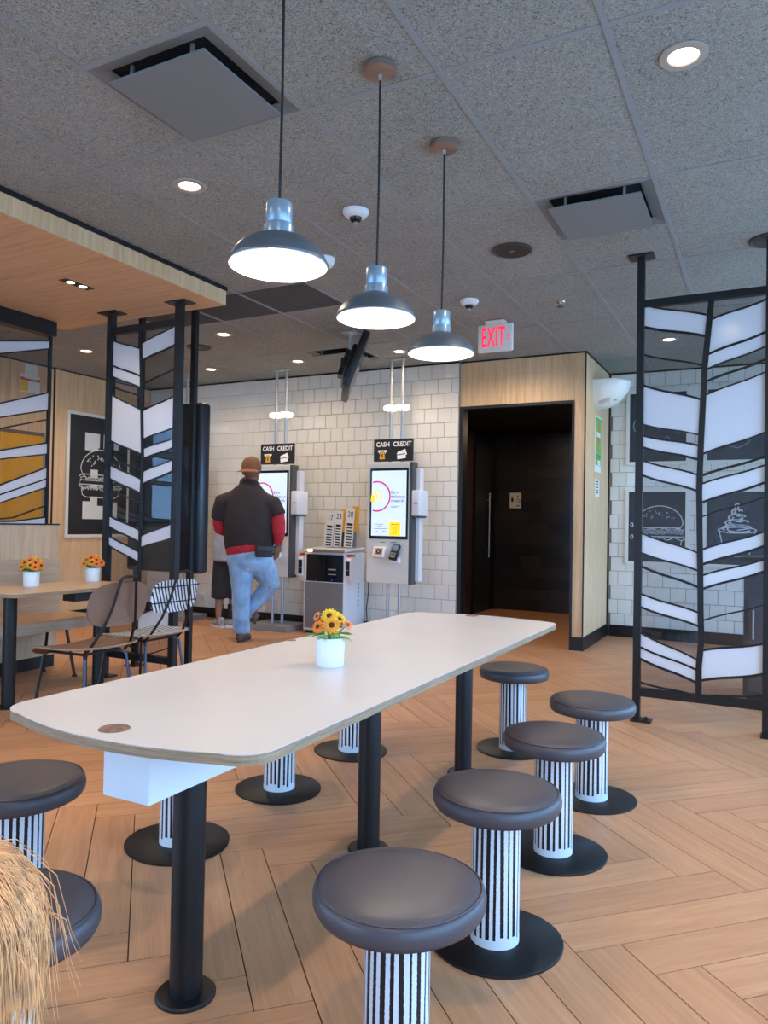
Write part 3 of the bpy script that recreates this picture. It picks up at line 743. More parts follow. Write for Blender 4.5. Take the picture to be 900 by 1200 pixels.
# right divider
YR = 4.85
rd = thing('glazed_divider', 'black framed chevron glass divider on the right, its post reaching the ceiling', 'divider', (-.355, YR, 0), group='chevron glass dividers')
xl, xr = -.715+.355, .005+.355
for x in (xl, xr):
    frame_post(rd, x, 0, .012, ZC-.008)
    obj('ceiling_plate', B(x-.075, x+.075, -.06, .06, ZC-.008, ZC), BLACK, rd); obj('floor_plate', B(x-.03, x+.09, -.05, .05, 0, .012), BLACK, rd)
    obj('bolt', lathe([(.012, .012), (.012, .03), (.004, .034)], 10, x+.06, -.02), BLACK, rd)
zt, zb = 2.60, .185
obj('top_rail', B(xl+.022, xr-.022, -.022, .022, zt-.02, zt+.025), BLACK, rd); obj('bottom_rail', B(xl+.022, xr-.022, -.022, .022, zb-.03, zb+.02), BLACK, rd)
def pxy(X, z, Y): return pix((X, Y, z))[:2]
def edge_tab(X, Y, zs): return sorted((pxy(X, z, Y)[1], pxy(X, z, Y)[0]) for z in zs)
zs = [zb, .6, 1.2, 1.8, zt]
XOL, XOR = edge_tab(-.715+.02, YR, zs), edge_tab(.005-.02, YR, zs)
MUL = [(345, 834.5), (354, 833.6), (429, 826), (510, 822), (558, 820), (577, 819.5), (625, 820), (670, 820.7), (716, 821), (750, 822), (781, 819), (822, 816)]
tl = [pxy(-.695, zt, YR), pxy(-.15, zt, YR), pxy(-.015, zt, YR)]
def ytop(x, X0, Y, z):   # pixel row of a horizontal rail at pixel column x
    P = onY(x, 500, Y); return pxy(P.x, z, Y)[1]
ytl, ytm, ytr = ytop(756, 0, YR, zt), ytop(833, 0, YR, zt), ytop(896, 0, YR, zt)
ybl, ybm, ybr = ytop(750, 0, YR, zb), ytop(817, 0, YR, zb), ytop(895, 0, YR, zb)
Ll = [(ytl, ytm), (ytl+1, 370), (383.4, 394.6), (416, 429), (452, 469), (497.5, 510.5), (510.5, 523), (524.5, 539.3), (539.8, 557.3), (557, 576.3), (625, 649), (648, 669.8), (663.8, 689.3), (695.9, 719), (711.4, 735), (741.8, 774.6), (758.2, 786), (771.8, 800.7), (799.3, ybm-1), (ybl, ybm)]
Lf = [0, 1, 0, 0, 1, 0, 1, 0, 1, 0, 1, 0, 0, 1, 0, 1, 1, 0, 0]
Rl = [(ytr, ytm), (350.8, 375.5), (389, 416.5), (405.9, 434), (421, 448.2), (435.8, 464.4), (507, 533), (534.8, 558.2), (545, 568), (565.5, 590), (582.5, 606.6), (623, 644.8), (640, 662.4), (655.6, 675), (669.8, 691), (708.6, 727.9), (754.5, 762.4), (790, 797.9), (815.4, ybm-1), (ybr, ybm)]
Rf = [0, 1, 1, 0, 0, 1, 0, 0, 1, 0, 0, 1, 0, 1, 0, 0, 1, 0, 0]
glazing(rd, lambda x, y: onY(x, y, YR), (0, 1, 0), [(XOL, MUL, Ll, Lf), (XOR, MUL, Rl, Rf)], .012, bow=.8)
mp_ = [onY(x, y, YR)-Vector((-.355, YR, 0)) for y, x in MUL if ytm < y < ybm]
mp_ = [Vector((mp_[0].x, 0, zt))]+mp_+[Vector((mp_[-1].x, 0, zb))]
obj('centre_mullion', ribbon(bmesh.new(), [p-Vector((0, .012, 0)) for p in mp_], .034, (0, .018, 0)), BLACK, rd)
# left divider
YL = 4.05; XA, XB = -4.475, -3.79; xm = (XA+XB)/2
ld = thing('glazed_divider', 'black framed chevron glass divider under the wooden soffit, beside the chairs', 'divider', (xm, YL, 0), group='chevron glass dividers')
for X in (XA, XB):
    x = X-xm; frame_post(ld, x, 0, .012, BZ-.008, .025)
    obj('ceiling_plate', B(x-.095, x+.095, -.06, .06, BZ-.008, BZ), BLACK, ld); obj('floor_plate', B(x-.03, x+.09, -.05, .05, 0, .012), BLACK, ld)
zt2, zb2 = 2.625, .185
obj('top_rail', B(XA-xm+.025, XB-xm-.025, -.022, .022, zt2-.02, zt2+.03), BLACK, ld); obj('bottom_rail', B(XA-xm+.025, XB-xm-.025, -.022, .022, zb2-.03, zb2+.02), BLACK, ld)
zs = [zb2, .6, 1.2, 1.8, zt2]
XOL, XOR = edge_tab(XA+.022, YL, zs), edge_tab(XB-.022, YL, zs)
MUL2 = [(380, 165.6), (389, 165.6), (482, 167), (533, 167.8), (560, 167), (620, 165), (678, 163.6), (726, 161), (800, 159)]
yt = [ytop(x, 0, YL, zt2) for x in (131, 165.5, 208)]; yb = [ytop(x, 0, YL, zb2) for x in (122, 159, 203)]
Ll = [(yt[0], yt[1]), (399.6, 409.3), (428.4, 441.6), (441, 455), (452.9, 465.6), (463, 481.8), (516.7, 533.3), (537.8, 552), (544.9, 562.7), (561, 579), (573, 591), (604.4, 622), (617, 636), (628, 648), (639, 660), (690, 712), (704, 727), (740, 762), (yb[0], yb[1])]
Lf = [0, 1, 1, 0, 0, 1, 0, 0, 1, 0, 0, 1, 0, 1, 0, 1, 0, 0]
Rl = [(yt[2], yt[1]), (yt[2]+2, 403), (403, 422.7), (431, 450.7), (463, 482), (500, 515), (513, 526), (524, 538), (537.8, 553), (551, 567.8), (613, 628.6), (630, 642), (645, 659.6), (706, 722), (734, 750), (758, 772), (yb[2], yb[1])]
Rf = [0, 1, 0, 0, 1, 0, 1, 0, 1, 0, 1, 0, 0, 1, 0, 0]
glazing(ld, lambda x, y: onY(x, y, YL), (0, 1, 0), [(XOL, MUL2, Ll, Lf), (XOR, MUL2, Rl, Rf)], .0105, bow=.5)
mp_ = [onY(x, y, YL)-Vector((xm, YL, 0)) for y, x in MUL2 if yt[1] < y < yb[1]]
mp_ = [Vector((mp_[0].x, 0, zt2))]+mp_+[Vector((mp_[-1].x, 0, zb2))]
obj('centre_mullion', ribbon(bmesh.new(), [p-Vector((0, .012, 0)) for p in mp_], .024, (0, .018, 0)), BLACK, ld)
# ---- floor to ceiling display seen from behind, past the left divider
DY = 4.47; xa, xb = onY(162, 600, DY).x, onY(224, 600, DY).x; xc = (xa+xb)/2
dk = thing('menu_display', 'tall black display on two black posts, seen from behind past the left divider', 'display', (xc, DY, 0))
for x in (xa, xb):
    obj('post', B(x-xc-.021, x-xc+.021, -.021, .021, .01, ZC-.01), BLACK, dk)
    obj('ceiling_plate', B(x-xc-.06, x-xc+.06, -.05, .05, ZC-.01, ZC), BLACK, dk); obj('floor_plate', B(x-xc-.06, x-xc+.06, -.06, .06, 0, .01), BLACK, dk)
x0, x1 = onY(146, 600, DY).x-xc, onY(237.5, 573, DY+.05).x-xc
dm = mat('display_back', (34, 38, 44), .3)
obj('housing', B(x0, x1, .022, .14, .775, 2.13, bev=.03, seg=4), dm, dk, True)
obj('screen', B(x0+.05, x1-.05, .1401, .144, .83, 2.07), mat('menu_glow', (90, 100, 110), .2, emit=(190, 200, 210), es=.6), dk)
obj('rear_rail', B(x0+.05, x1-.05, -.002, .022, 1.78, 1.84), BLACK, dk); obj('rear_rail', B(x0+.05, x1-.05, -.002, .022, 1.05, 1.11), BLACK, dk)

# ---- partition with glazed upper part behind the bench
XP = -5.15; YE = 4.06; YS = 0.6
gp = thing('bench_partition', 'low wooden partition with glazed screen above, behind the bench at far left', 'partition', (XP, YE, 0))
obj('low_wall', B(-.06, .05, YS-YE, .06, .1, 1.14), OAKG, gp); obj('plinth', B(-.05, .04, YS-YE, .05, 0, .1), BLACK, gp)
obj('cap', B(-.065, .055, YS-YE, .065, 1.14, 1.15), BLACK, gp)
obj('beam', B(-.045, .045, YS-YE, 0, 2.66, BZ), BLACK, gp)
obj('end_post', B(-.012, .012, -.035, -.012, 1.15, 2.66), BLACK, gp)
lines = [(381, 395), (398, 398), (412.5, 407.5), (471, 459.5), (488, 480), (501, 491), (527, 518.8), (537.5, 532), (567.5, 547.5), (578.8, 561), (588.8, 571), (612, 592.5), (622, 606)]
fills = [0, 1, 0, 1, 0, 0, 1, 0, 1, 1, 0, 0]
base = Vector(gp.location); rows = []
YA, YBb = 3.64, YE-.03
for ya, yb_ in lines:
    za = onX(0, ya, XP).z; zb_ = onX(53, yb_, XP).z; row = []
    za = max(1.152, min(2.658, za)); zb_ = max(1.152, min(2.658, zb_))
    for k in range(13):
        s = k/12; y = YBb-(YBb-YS-.02)*s; u = (YBb-y)/(YBb-YA)
        z = zb_+(za-zb_)*(u if u < 2 else 2+(math.sin((u-2)*1.1))*.6)
        row.append(Vector((0, y-YE, z)))
    rows.append(row)
rows[0] = [Vector((0, p.y, 2.659)) for p in rows[0]]; rows.append([Vector((0, p.y, 1.151)) for p in rows[0]]); fills.append(1)
for k in range(1, len(rows)-1):
    for q in range(13):
        rows[k][q].z = max(1.153+.004*(len(rows)-k), min(rows[k][q].z, rows[k-1][q].z-.006))
for k, f in enumerate(fills):
    bm = bmesh.new()
    for q in range(12):
        a, b, c, d = rows[k][q], rows[k][q+1], rows[k+1][q+1], rows[k+1][q]
    prism(bm, [p-Vector((.003, 0, 0)) for p in rows[k]+rows[k+1][::-1]], (.006, 0, 0))
    obj('pane', bm, OPAL if f else GLASS, gp)
for k in range(1, len(rows)-1): obj('glazing_bar', ribbon(bmesh.new(), [p-Vector((.006, 0, 0)) for p in rows[k]], .011, (.012, 0, 0)), BLACK, gp)

# ---- bench
bn = thing('bench', 'wooden bench with grey oak back along the low partition at left', 'bench', (-4.843, 2.4, 0))
obj('backrest', B(-.25, -.17, -1.8, 1.68, .40, .872, bev=.012), wood('grey_oak_h', (176, 154, 130), (206, 186, 162), 'Y', .5, 1.0), bn, True)
obj('seat', B(-.17, .20, -1.8, 1.74, .435, .45), wood('seat_oak', (196, 146, 96), (222, 174, 124), 'Y', .42, 1.0), bn)
obj('seat_front', B(.14, .20, -1.8, 1.74, .365, .4345), wood('grey_oak_h', (0, 0, 0), (0, 0, 0)), bn)
obj('seat_support', B(-.17, .14, -1.8, 1.70, .36, .4345), BLACK, bn)
for y in (-1.5, .2, 1.5):
    for sx, dx in ((-.08, -.08), (.12, .07)):
        l_ = obj('leg', T([(sx, y, .37), (sx+dx, y+.03, .008)], .011, 8), BLACK, bn); obj('foot', lathe([(.02, 0), (.02, .012)], 10, sx+dx, y+.03), BLACK, l_)
# ---- left table
LZ = .735; lc = (-4.265, 3.44)
lt = thing('dining_table', 'light wooden dining table with two flower pots in front of the bench', 'table', (lc[0], lc[1], 0))
table_top(lt, table_outline(.285, -.545, .50, .02, .09), LZ, wood('table_oak', (200, 164, 122), (226, 194, 156), 'Y', .4, 1.0))
for y in (3.075-lc[1], 3.78-lc[1]): round_leg(lt, .03, y, LZ-.024, .040, .075)
obj('power_box', B(-.06, .06, .1, .40, LZ-.11, LZ-.0245), BLACK, lt)
for q in ((30, 690), (114, 686)):
    p = onz(*q, LZ); obj('grommet', lathe([(.001, .0012), (.032, .0012), (.034, 0)], 20, p.x-lc[0], p.y-lc[1]), SILVER, lt, loc=(0, 0, LZ))
ring9 = [(0, -.02, .075, 1), (-.035, -.03, .06, 1.1), (.04, -.03, .06, 1.1), (-.065, -.01, .045, 1.05), (.07, -.005, .04, 1.05), (.015, -.05, .045, 1.05), (-.02, .03, .075, .95), (.03, .03, .08, 1), (-.05, .035, .06, .9), (-.045, -.05, .03, .95), (.05, -.05, .03, .9)]
for q, lab, sd in (((36.5, 687), 'white pot of orange sunflowers at the left edge of the photo', 5), ((138.5, 679), 'white pot of orange sunflowers on the wooden table, next to the left divider', 9)):
    p = onz(*q, LZ); p.y = min(p.y, 3.86); flower_pot((p.x, p.y, LZ+.0005), .052, .10, around(ring9), ['orange', 'amber', 'orange', 'sun'], lab, sd)
# ---- chairs (face -X)
def chair(loc, rz, label, seat_m, back_m, kind):
    t = thing('dining_chair', label, 'chair', loc, rz, 'dining chairs at the wooden table')
    n = 28; pts = []
    for k in range(n):
        a = 2*PI*k/n; c, s = math.cos(a), math.sin(a); e = .5
        pts.append((.245*abs(c)**e*(1 if c > 0 else -1), .235*abs(s)**e*(1 if s > 0 else -1)))
    bm = bmesh.new(); rings = []
    def sz(x, y): return .452+.018*max(0, x/.225)**2-.035*max(0, (-x-.12)/.1)**2+.010*(abs(y)/.19)**2
    for kk, f in enumerate((1, .7, .35)):
        rings.append([bm.verts.new((x*f, y*f, sz(x*f, y*f))) for x, y in pts])
    cv = bm.verts.new((0, 0, sz(0, 0)))
    for a, b in zip(rings, rings[1:]):
        for k in range(n): bm.faces.new((a[k], a[(k+1) % n], b[(k+1) % n], b[k]))
    for k in range(n): bm.faces.new((rings[-1][k], rings[-1][(k+1) % n], cv))
    lo = [bm.verts.new(v.co-Vector((0, 0, .012))) for v in rings[0]]
    for k in range(n): bm.faces.new((rings[0][k], lo[k], lo[(k+1) % n], rings[0][(k+1) % n]))
    bm.faces.new(lo)
    so = obj('seat', bm, seat_m, t, True)
    obj('seat_edge', T([v for v in [(x*1.005, y*1.005, sz(x, y)-.007) for x, y in pts]], .0062, 6, closed=True), PLY, so)
    # backrest: curved plate
    bm = bmesh.new(); f_, b_ = [], []
    ex = 1.0 if kind == 'oval' else .5
    hw, hh = (.215, .128) if kind == 'oval' else (.20, .105)
    N = 32
    for side, store in ((0, f_), (.010, b_)):
        for q in range(N):
            a = 2*PI*q/N; c, s = math.cos(a), math.sin(a); e = .66 if kind == 'oval' else .5
            y = hw*abs(c)**e*(1 if c > 0 else -1); z = hh*abs(s)**e*(1 if s > 0 else -1)
            store.append(bm.verts.new((.272-.25*y*y*1.6+.20*z+side, y, .712+z)))
    bm.faces.new(f_); bm.faces.new(b_[::-1])
    for q in range(N): bm.faces.new((f_[q], b_[q], b_[(q+1) % N], f_[(q+1) % N]))
    obj('backrest', bm, back_m, t)
    # back loop of black rod
    pl = [(.16, -.15, .425), (.20, -.148, .46), (.272, -.118, .58), (.308, -.085, .70), (.336, -.058, .845)]
    arc = [(.340, -.05, .862), (.343, -.03, .872), (.343, .03, .872), (.340, .05, .862)]
    obj('back_loop', T(pl+arc+[(x, -y, z) for x, y, z in pl[::-1]], .0085, 8), BLACK, t, True)
    if kind != 'oval':
        for z in (.675, .775): obj('cross_wire', T([(.287+.2*(z-.722)-.4*y*y+.006, y, z) for y in (-.2, -.1, 0, .1, .2)], .004, 6), BLACK, t)
    for sx in (-1, 1):
        for sy in (-1, 1): obj('leg', T([(sx*.13, sy*.12, .43), (sx*.17, sy*.15, .40), (sx*.215, sy*.19, .0)], .009, 8), BLACK if sx < 0 else mat('leg_steel', (70, 84, 104), .35, .5), t, True)
    obj('seat_frame', T([(.14, -.13, .425), (-.14, -.13, .42), (-.14, .13, .42), (.14, .13, .425)], .008, 8, closed=True), BLACK, t)
    return t
BRS = mat('brown_seat', (116, 82, 62), .5); BRB = mat('brown_back', (122, 98, 82), .45)
chair((-3.565, 3.085, 0), math.radians(0), 'brown dining chair with oval backrest at the wooden table', BRS, BRB, 'oval')
chair((-3.645, 3.62, 0), math.radians(0), 'black and white striped dining chair behind the brown chair', fabric_stripes('seat_stripes', 0, 26, .55, 0), fabric_stripes('back_stripes', 1, 36, .58, .45), 'rect')
# ---- waste cabinet behind the right divider
wb = thing('waste_cabinet', 'dark waste cabinet seen through the lower right panes of the right divider', 'cabinet', (.22, 5.98, 0))
wm = mat('cabinet_dark', (66, 62, 66), .35)
obj('body', B(-.36, .36, -.28, .28, .06, .98), wm, wb); obj('top', B(-.38, .38, -.30, .30, .98, 1.01), BLACK, wb); obj('plinth', B(-.34, .34, -.26, .26, 0, .06), BLACK, wb)
obj('door', B(-.33, .33, -.295, -.281, .09, .72), mat('cabinet_door', (84, 80, 84), .3), wb); obj('flap', B(-.2, .2, -.292, -.281, .78, .93), BLACKG, wb)
obj('handle', T([(-.30, -.31, .45), (-.30, -.31, .65)], .008), SILVER, wb)
#@@THINGS3
# ================================================================== KIOSKS on the tiled wall
def kiosk(X, label, content=True, cut=False):
    k = thing('order_kiosk', label, 'kiosk', (X, 6.83, 0), group='self order kiosks along the tiled wall')
    alu = mat('pole_alu', (186, 188, 190), .35, .55)
    for s in (-1, 1):
        p_ = obj('pole', T([(s*.066, 0, .05), (s*.066, 0, ZC-.01)], .017, 16), alu, k, True)
        obj('ring_light', lathe([(.0175, 2.372), (.068, 2.372), (.070, 2.376), (.070, 2.412), (.068, 2.416), (.0175, 2.416)], 28, s*.0715, 0, cap=False), mat('ring_glow', (255, 255, 255), .4, emit=(255, 250, 240), es=2.2), p_, True)
    obj('ceiling_bracket', B(-.10, .10, -.03, .03, ZC-.012, ZC), alu, k)
    obj('base_plate', B(-.27, .27, -.20, .20, 0, .065, bev=.004), mat('base_grey', (150, 150, 152), .4, .3), k)
    bd = obj('body', B(-.255, .225, -.13, -.025, .59, 1.82, bev=.006), mat('kiosk_silver', (220, 221, 214), .4, .0), k)
    obj('side_panel', B(.225, .26, -.13, -.02, .59, 1.82), mat('kiosk_side', (86, 88, 90), .35, .3), k)
    bz = obj('bezel', B(-.222, .212, -.137, -.13, 1.04, 1.762), BLACKG, k)
    sc = mat('screen_glow', (210, 226, 246), .25, emit=(206, 226, 252), es=.5)
    obj('screen', B(-.200, .192, -.139, -.1371, 1.072, 1.735), sc, bz)
    y = -.1395
    mag = mat('screen_magenta', (190, 40, 110), .4, emit=(196, 40, 110), es=.5); yel = mat('screen_yellow', (250, 200, 40), .4, emit=(252, 200, 40), es=.7); ink = mat('screen_ink', (60, 66, 80), .5)
    cx, cz, r = -.14, 1.475, .15
    a0 = [a for a in [2*PI*q/60 for q in range(61)]]
    ring = [(cx+r*math.cos(a), y, cz+r*math.sin(a)) for a in a0]
    ring = [p for p in ring if p[0] > -.199]; ring.sort(key=lambda p: math.atan2(p[2]-cz, p[0]-cx))
    obj('screen_ring', ribbon(bmesh.new(), ring, .016, (0, -.0008, 0)), mag, bz)
    arch = bmesh.new()
    for s in (-1, 1):
        pts = [(cx+.0+s*.032+.032*math.cos(PI*q/16), y-.001, cz-.055+.11*math.sin(PI*q/16)) for q in range(17)]
        ribbon(arch, pts, .010, (0, -.0006, 0))
    obj('screen_arches', arch, yel, bz)
    obj('screen_bag', B(-.199, -.165, y-.0008, y, cz-.06, cz+.01), yel, bz)
    obj('screen_tile', B(.005, .135, y-.0008, y, 1.075, 1.215), yel, bz)
    obj('screen_tile_mark', join(ribbon(bmesh.new(), [(.055, y-.0012, 1.10), (.085, y-.0012, 1.10), (.085, y-.0012, 1.155), (.055, y-.0012, 1.155), (.055, y-.0012, 1.10)], .004, (0, -.0004, 0)), ribbon(bmesh.new(), [(.03, y-.0012, 1.19), (.11, y-.0012, 1.19)], .005, (0, -.0004, 0))), ink, bz)
    tb = text_bm('Earn', .046, wallmtx('-Y', (.02, y, 1.515)), .0004, 'LEFT')
    for i, s in enumerate(('delicious', 'rewards')): tb = join(tb, text_bm(s, .046, wallmtx('-Y', (.02, y, 1.472-.043*i)), .0004, 'LEFT'))
    obj('screen_text', tb, ink, bz)
    fine = bmesh.new()
    for i, (a, b, z) in enumerate(((.02, .12, 1.375), (.02, .09, 1.362), (-.16, -.06, 1.19), (-.13, -.08, 1.17), (-.17, -.01, 1.145), (-.15, -.12, 1.12), (-.07, -.04, 1.12))): ribbon(fine, [(a, y, z), (b, y, z)], .004, (0, -.0004, 0))
    obj('screen_small_print', fine, ink, bz)
    # payment area
    obj('slot_marks', join(B(-.1, -.04, -.1315, -.1305, 1.005, 1.011), B(.02, .09, -.1315, -.1305, 1.005, 1.011)), ink, k)
    tl_ = Matrix.Translation((-.09, -.15, .90)) @ Matrix.Rotation(math.radians(-22), 4, 'X')
    sc_ = obj('scanner', B(-.07, .07, -.03, .02, -.055, .055, bev=.006, mtx=tl_), WHITE, k, True)
    obj('scanner_window', B(-.045, .045, -.0315, -.0305, -.035, .04, mtx=tl_), mat('scan_print', (176, 150, 120), .4), sc_); obj('scanner_mark', T([tl_ @ Vector((.02*math.cos(a), -.033, .02*math.sin(a)+.003)) for a in [2*PI*q/14 for q in range(14)]], .006, 6, closed=True), BLACK, sc_)
    th = obj('terminal_holder', B(.03, .14, -.18, -.13, .80, .86, bev=.01), WHITE, k, True)
    tr = Matrix.Translation((.09, -.17, .91)) @ Matrix.Rotation(math.radians(-25), 4, 'X') @ Matrix.Rotation(math.radians(6), 4, 'Y')
    te = obj('card_terminal', B(-.042, .042, -.02, .02, -.085, .085, bev=.01, mtx=tr), BLACK, k, True)
    obj('terminal_screen', B(-.032, .032, -.0212, -.0202, .01, .07, mtx=tr), mat('term_blue', (60, 84, 120), .2, emit=(70, 100, 150), es=.3), te)
    for i in range(3):
        for j in range(3): obj('key', B(-.027+i*.02, -.013+i*.02, -.0225, -.0202, -.065+j*.02, -.053+j*.02, mtx=tr), mat('key_col', (196, 150, 90) if j == 1 else (150, 150, 150), .5), te)
    # right hand column with printer box
    obj('side_rail', B(.262, .30, -.05, .04, .62, 1.76), WHITE, k)
    pb_ = obj('printer', B(.262, .345, -.16, .06, 1.28, 1.535, bev=.012), WHITE, k, True)
    obj('printer_slot', B(.29, .33, -.163, -.1605, 1.40, 1.41), BLACK, pb_); obj('printer_mouth', B(.28, .335, -.14, .04, 1.26, 1.28), mat('kiosk_side', (86, 88, 90)), pb_)
    # payment sign on the poles
    sg = obj('sign_board', B(-.232, .212, -.055, -.02, 1.84, 2.068, bev=.004), mat('sign_black', (26, 26, 28), .5), k)
    w_ = mat('sign_white_print', (235, 235, 232), .5, emit=(255, 255, 255), es=.15); ye = mat('sign_yellow_print', (232, 172, 60), .5)
    m = wallmtx('-Y', (-.125, -.0555, 2.012)); obj('lettering', join(text_bm('CASH', .068, m, .0006, sx=.9, bold=.0012), text_bm('CREDIT', .068, wallmtx('-Y', (.098, -.0555, 2.012)), .0006, sx=.9, bold=.0012)), w_, sg)
    obj('cash_icon', join(B(-.180, -.080, -.0562, -.0552, 1.935, 1.955), B(-.168, -.160, -.0562, -.0552, 1.92, 1.936), B(-.10, -.092, -.0562, -.0552, 1.92, 1.936)), w_, sg)
    obj('cash_note', PR([(-.152, -.0558, 1.945), (-.108, -.0558, 1.945), (-.098, -.0558, 1.862), (-.162, -.0558, 1.862)], (0, -.0008, 0)), ye, sg)
    obj('note_mark', ribbon(bmesh.new(), [(-.13, -.0570, 1.88), (-.13, -.0570, 1.915)], .014, (0, -.0004, 0)), mat('sign_black', (26, 26, 28)), sg)
    def card(cx, cz, a, m_): return B(-.048, .048, -.0006, .0006, -.03, .03, mtx=Matrix.Translation((cx, m_, cz)) @ Matrix.Rotation(a, 4, 'Y'))
    obj('card_icon', card(.098, 1.918, -.35, -.0558), w_, sg); c2 = card(.09, 1.893, -.12, -.0575); obj('card_icon', c2, w_, sg)
    obj('card_stripe', B(-.048, .048, -.0004, .0004, .010, .018, mtx=Matrix.Translation((.09, -.0588, 1.893)) @ Matrix.Rotation(-.12, 4, 'Y')), mat('sign_black', (26, 26, 28)), sg)
    return k
kiosk(-3.41, 'self order kiosk in full view, right of the cash machine')
kiosk(-4.86, 'self order kiosk partly covered by the man using it')
kiosk(-6.31, 'self order kiosk almost hidden behind the black display at left')

# ---- cash machine
MX, MY = -4.20, 6.75
cm = thing('cash_machine', 'white and grey self payment cash machine between the two kiosks', 'machine', (MX, MY, 0))
wpl = mat('machine_white', (228, 230, 234), .35); gpl = mat('machine_grey', (118, 119, 122), .4)
obj('body', B(-.265, .265, 0, .42, .03, .88, bev=.018, seg=3), wpl, cm, True)
obj('plinth', B(-.25, .25, .02, .40, 0, .03), BLACK, cm)
dr = obj('door', B(-.24, .235, -.006, 0, .06, .555), gpl, cm); obj('lock', lathe([(.008, 0), (.008, .004)], 10), SILVER, dr, loc=(-.2, -.008, .36))
ht = obj('hatch', B(-.225, .235, -.008, 0, .565, .855), BLACKG, cm)
obj('hatch_divider', B(0, .006, -.012, -.008, .58, .845), BLACK, ht)
for x in (-.10, .10): obj('indicator', lathe([(.007, 0), (.007, .003)], 10), mat('blue_led', (40, 70, 200), .4, emit=(60, 90, 255), es=1.5), ht, loc=(x, -.012, .585))
obj('note_slot', B(.05, .15, -.0095, -.0081, .69, .705), SILVER, ht); obj('note_slot', B(.05, .15, -.0095, -.0081, .64, .65), SILVER, ht)
tp = obj('top_lid', PR([(-.27, -.01, .885), (.27, -.01, .885), (.27, .40, .915), (-.27, .40, .915)], (0, 0, .02)), wpl, cm); obj('lid_trim', B(-.19, .25, -.03, -.01, .880, .912, bev=.004), mat('lid_bronze', (150, 138, 124), .3, .4), cm, True)
obj('work_light', B(-.20, -.14, -.033, -.0301, .884, .908), mat('work_glow', (255, 220, 170), .4, emit=(255, 205, 150), es=6), cm)
for s in (-1, 1):
    pts = [(s*.268, .03, .56), (s*.268, .03, .83), (s*.268, .28, .83), (s*.268, .28, .50)]
    ea = obj('coin_bin', PR([(s*.268, -.02, .62), (s*.268, -.02, .80), (s*.268, .02, .84), (s*.268, .24, .84), (s*.268, .26, .62), (s*.268, .04, .55)], (s*.06, 0, 0)), wpl, cm)
    obj('bin_flap', B(s*.298-.027, s*.298+.027, .0, .09, .841, .862), mat('flap_red', (214, 52, 50), .4), ea)
    obj('bin_window', B(s*.298-.023, s*.298+.023, -.024, -.021, .64, .79), BLACKG, ea)
    obj('bin_coin', lathe([(.02, 0), (.02, .003)], 12), mat('coin_tan', (170, 120, 90), .5), ea, loc=(s*.298, -.025, .70))
vn = bmesh.new()
for i in range(6): box(vn, .2652, .2665, .26, .285, .30+i*.045, .325+i*.045)
obj('vent_slots', vn, gpl, cm)
tag(obj('power_cord', T([(-3.90, 7.17, .62), (-3.885, 7.165, .45), (-3.90, 7.15, .25), (-3.87, 7.13, .06), (-3.82, 7.12, .012)], .006, 8), BLACK, smooth=True), 'black power cord hanging beside the cash machine', 'cord')
# ---- racks of numbered table markers on the machine
for num, px0, px1, ptop, lean, lab, yl in (('17', 380, 390.5, 600.5, .0, 'rack of white table markers numbered 17, leftmost on the cash machine', 0), ('23', 390.5, 400.5, 598.5, .0, 'rack of white table markers numbered 23, middle one on the cash machine', 1), ('28', 403, 414, 595.5, .0, 'rack of white table markers numbered 28, rightmost on the cash machine', 1)):
    Yk = 6.97; xa, xb = onY(px0, 620, Yk).x, onY(px1, 620, Yk).x; zt_ = onY(px0, ptop, Yk).z; w = xb-xa; xc_ = (xa+xb)/2
    z0 = .934
    r_ = thing('number_rack', lab, 'number rack', (xc_, Yk, z0), group='racks of table numbers'); H = zt_-z0
    obj('holder', B(-w*.48, w*.47, .02, .08, 0, H*.62), mat('rack_grey', (110, 114, 120), .5), r_)
    lm = Matrix.Rotation(math.radians(4), 4, 'Y')
    obj('front_marker', B(-w*.48, w*.45, -.006, 0, .0, H, bev=.003, mtx=lm), mat('marker_white', (226, 226, 224), .5), r_)
    if yl: obj('spare_marker', B(w*.10, w*.85, .008, .014, H*.42, H*1.06, bev=.003, mtx=lm), mat('marker_yellow', (234, 176, 46), .5), r_)
    obj('number', text_bm(num, .085, lm @ wallmtx('-Y', (0, -.0065, H*.84)), .0006, sx=.85), mat('marker_ink', (30, 30, 32), .6), r_)
    ms = bmesh.new()
    for i in range(8): box(ms, -w*.30, w*.30, -.0072, -.0062, H*(.03+.075*i), H*(.03+.075*i)+.014+(.012 if i == 7 else 0), mtx=lm)
    obj('print_lines', ms, mat('marker_ink', (30, 30, 32)), r_)
# ---- outlet
p = onY(238, 697, Y_B-.012)
t = thing('wall_outlet', 'small white plug in outlet low on the tiled wall left of the people', 'outlet', (p.x, Y_B-.0105, p.z))
obj('cover', B(-.04, .04, -.008, 0, -.06, .06, bev=.004), WHITE, t, True); obj('plug', lathe([(.03, 0), (.03, .02), (.02, .03)], 14), WHITE, t, True, loc=(0, -.035, .0))

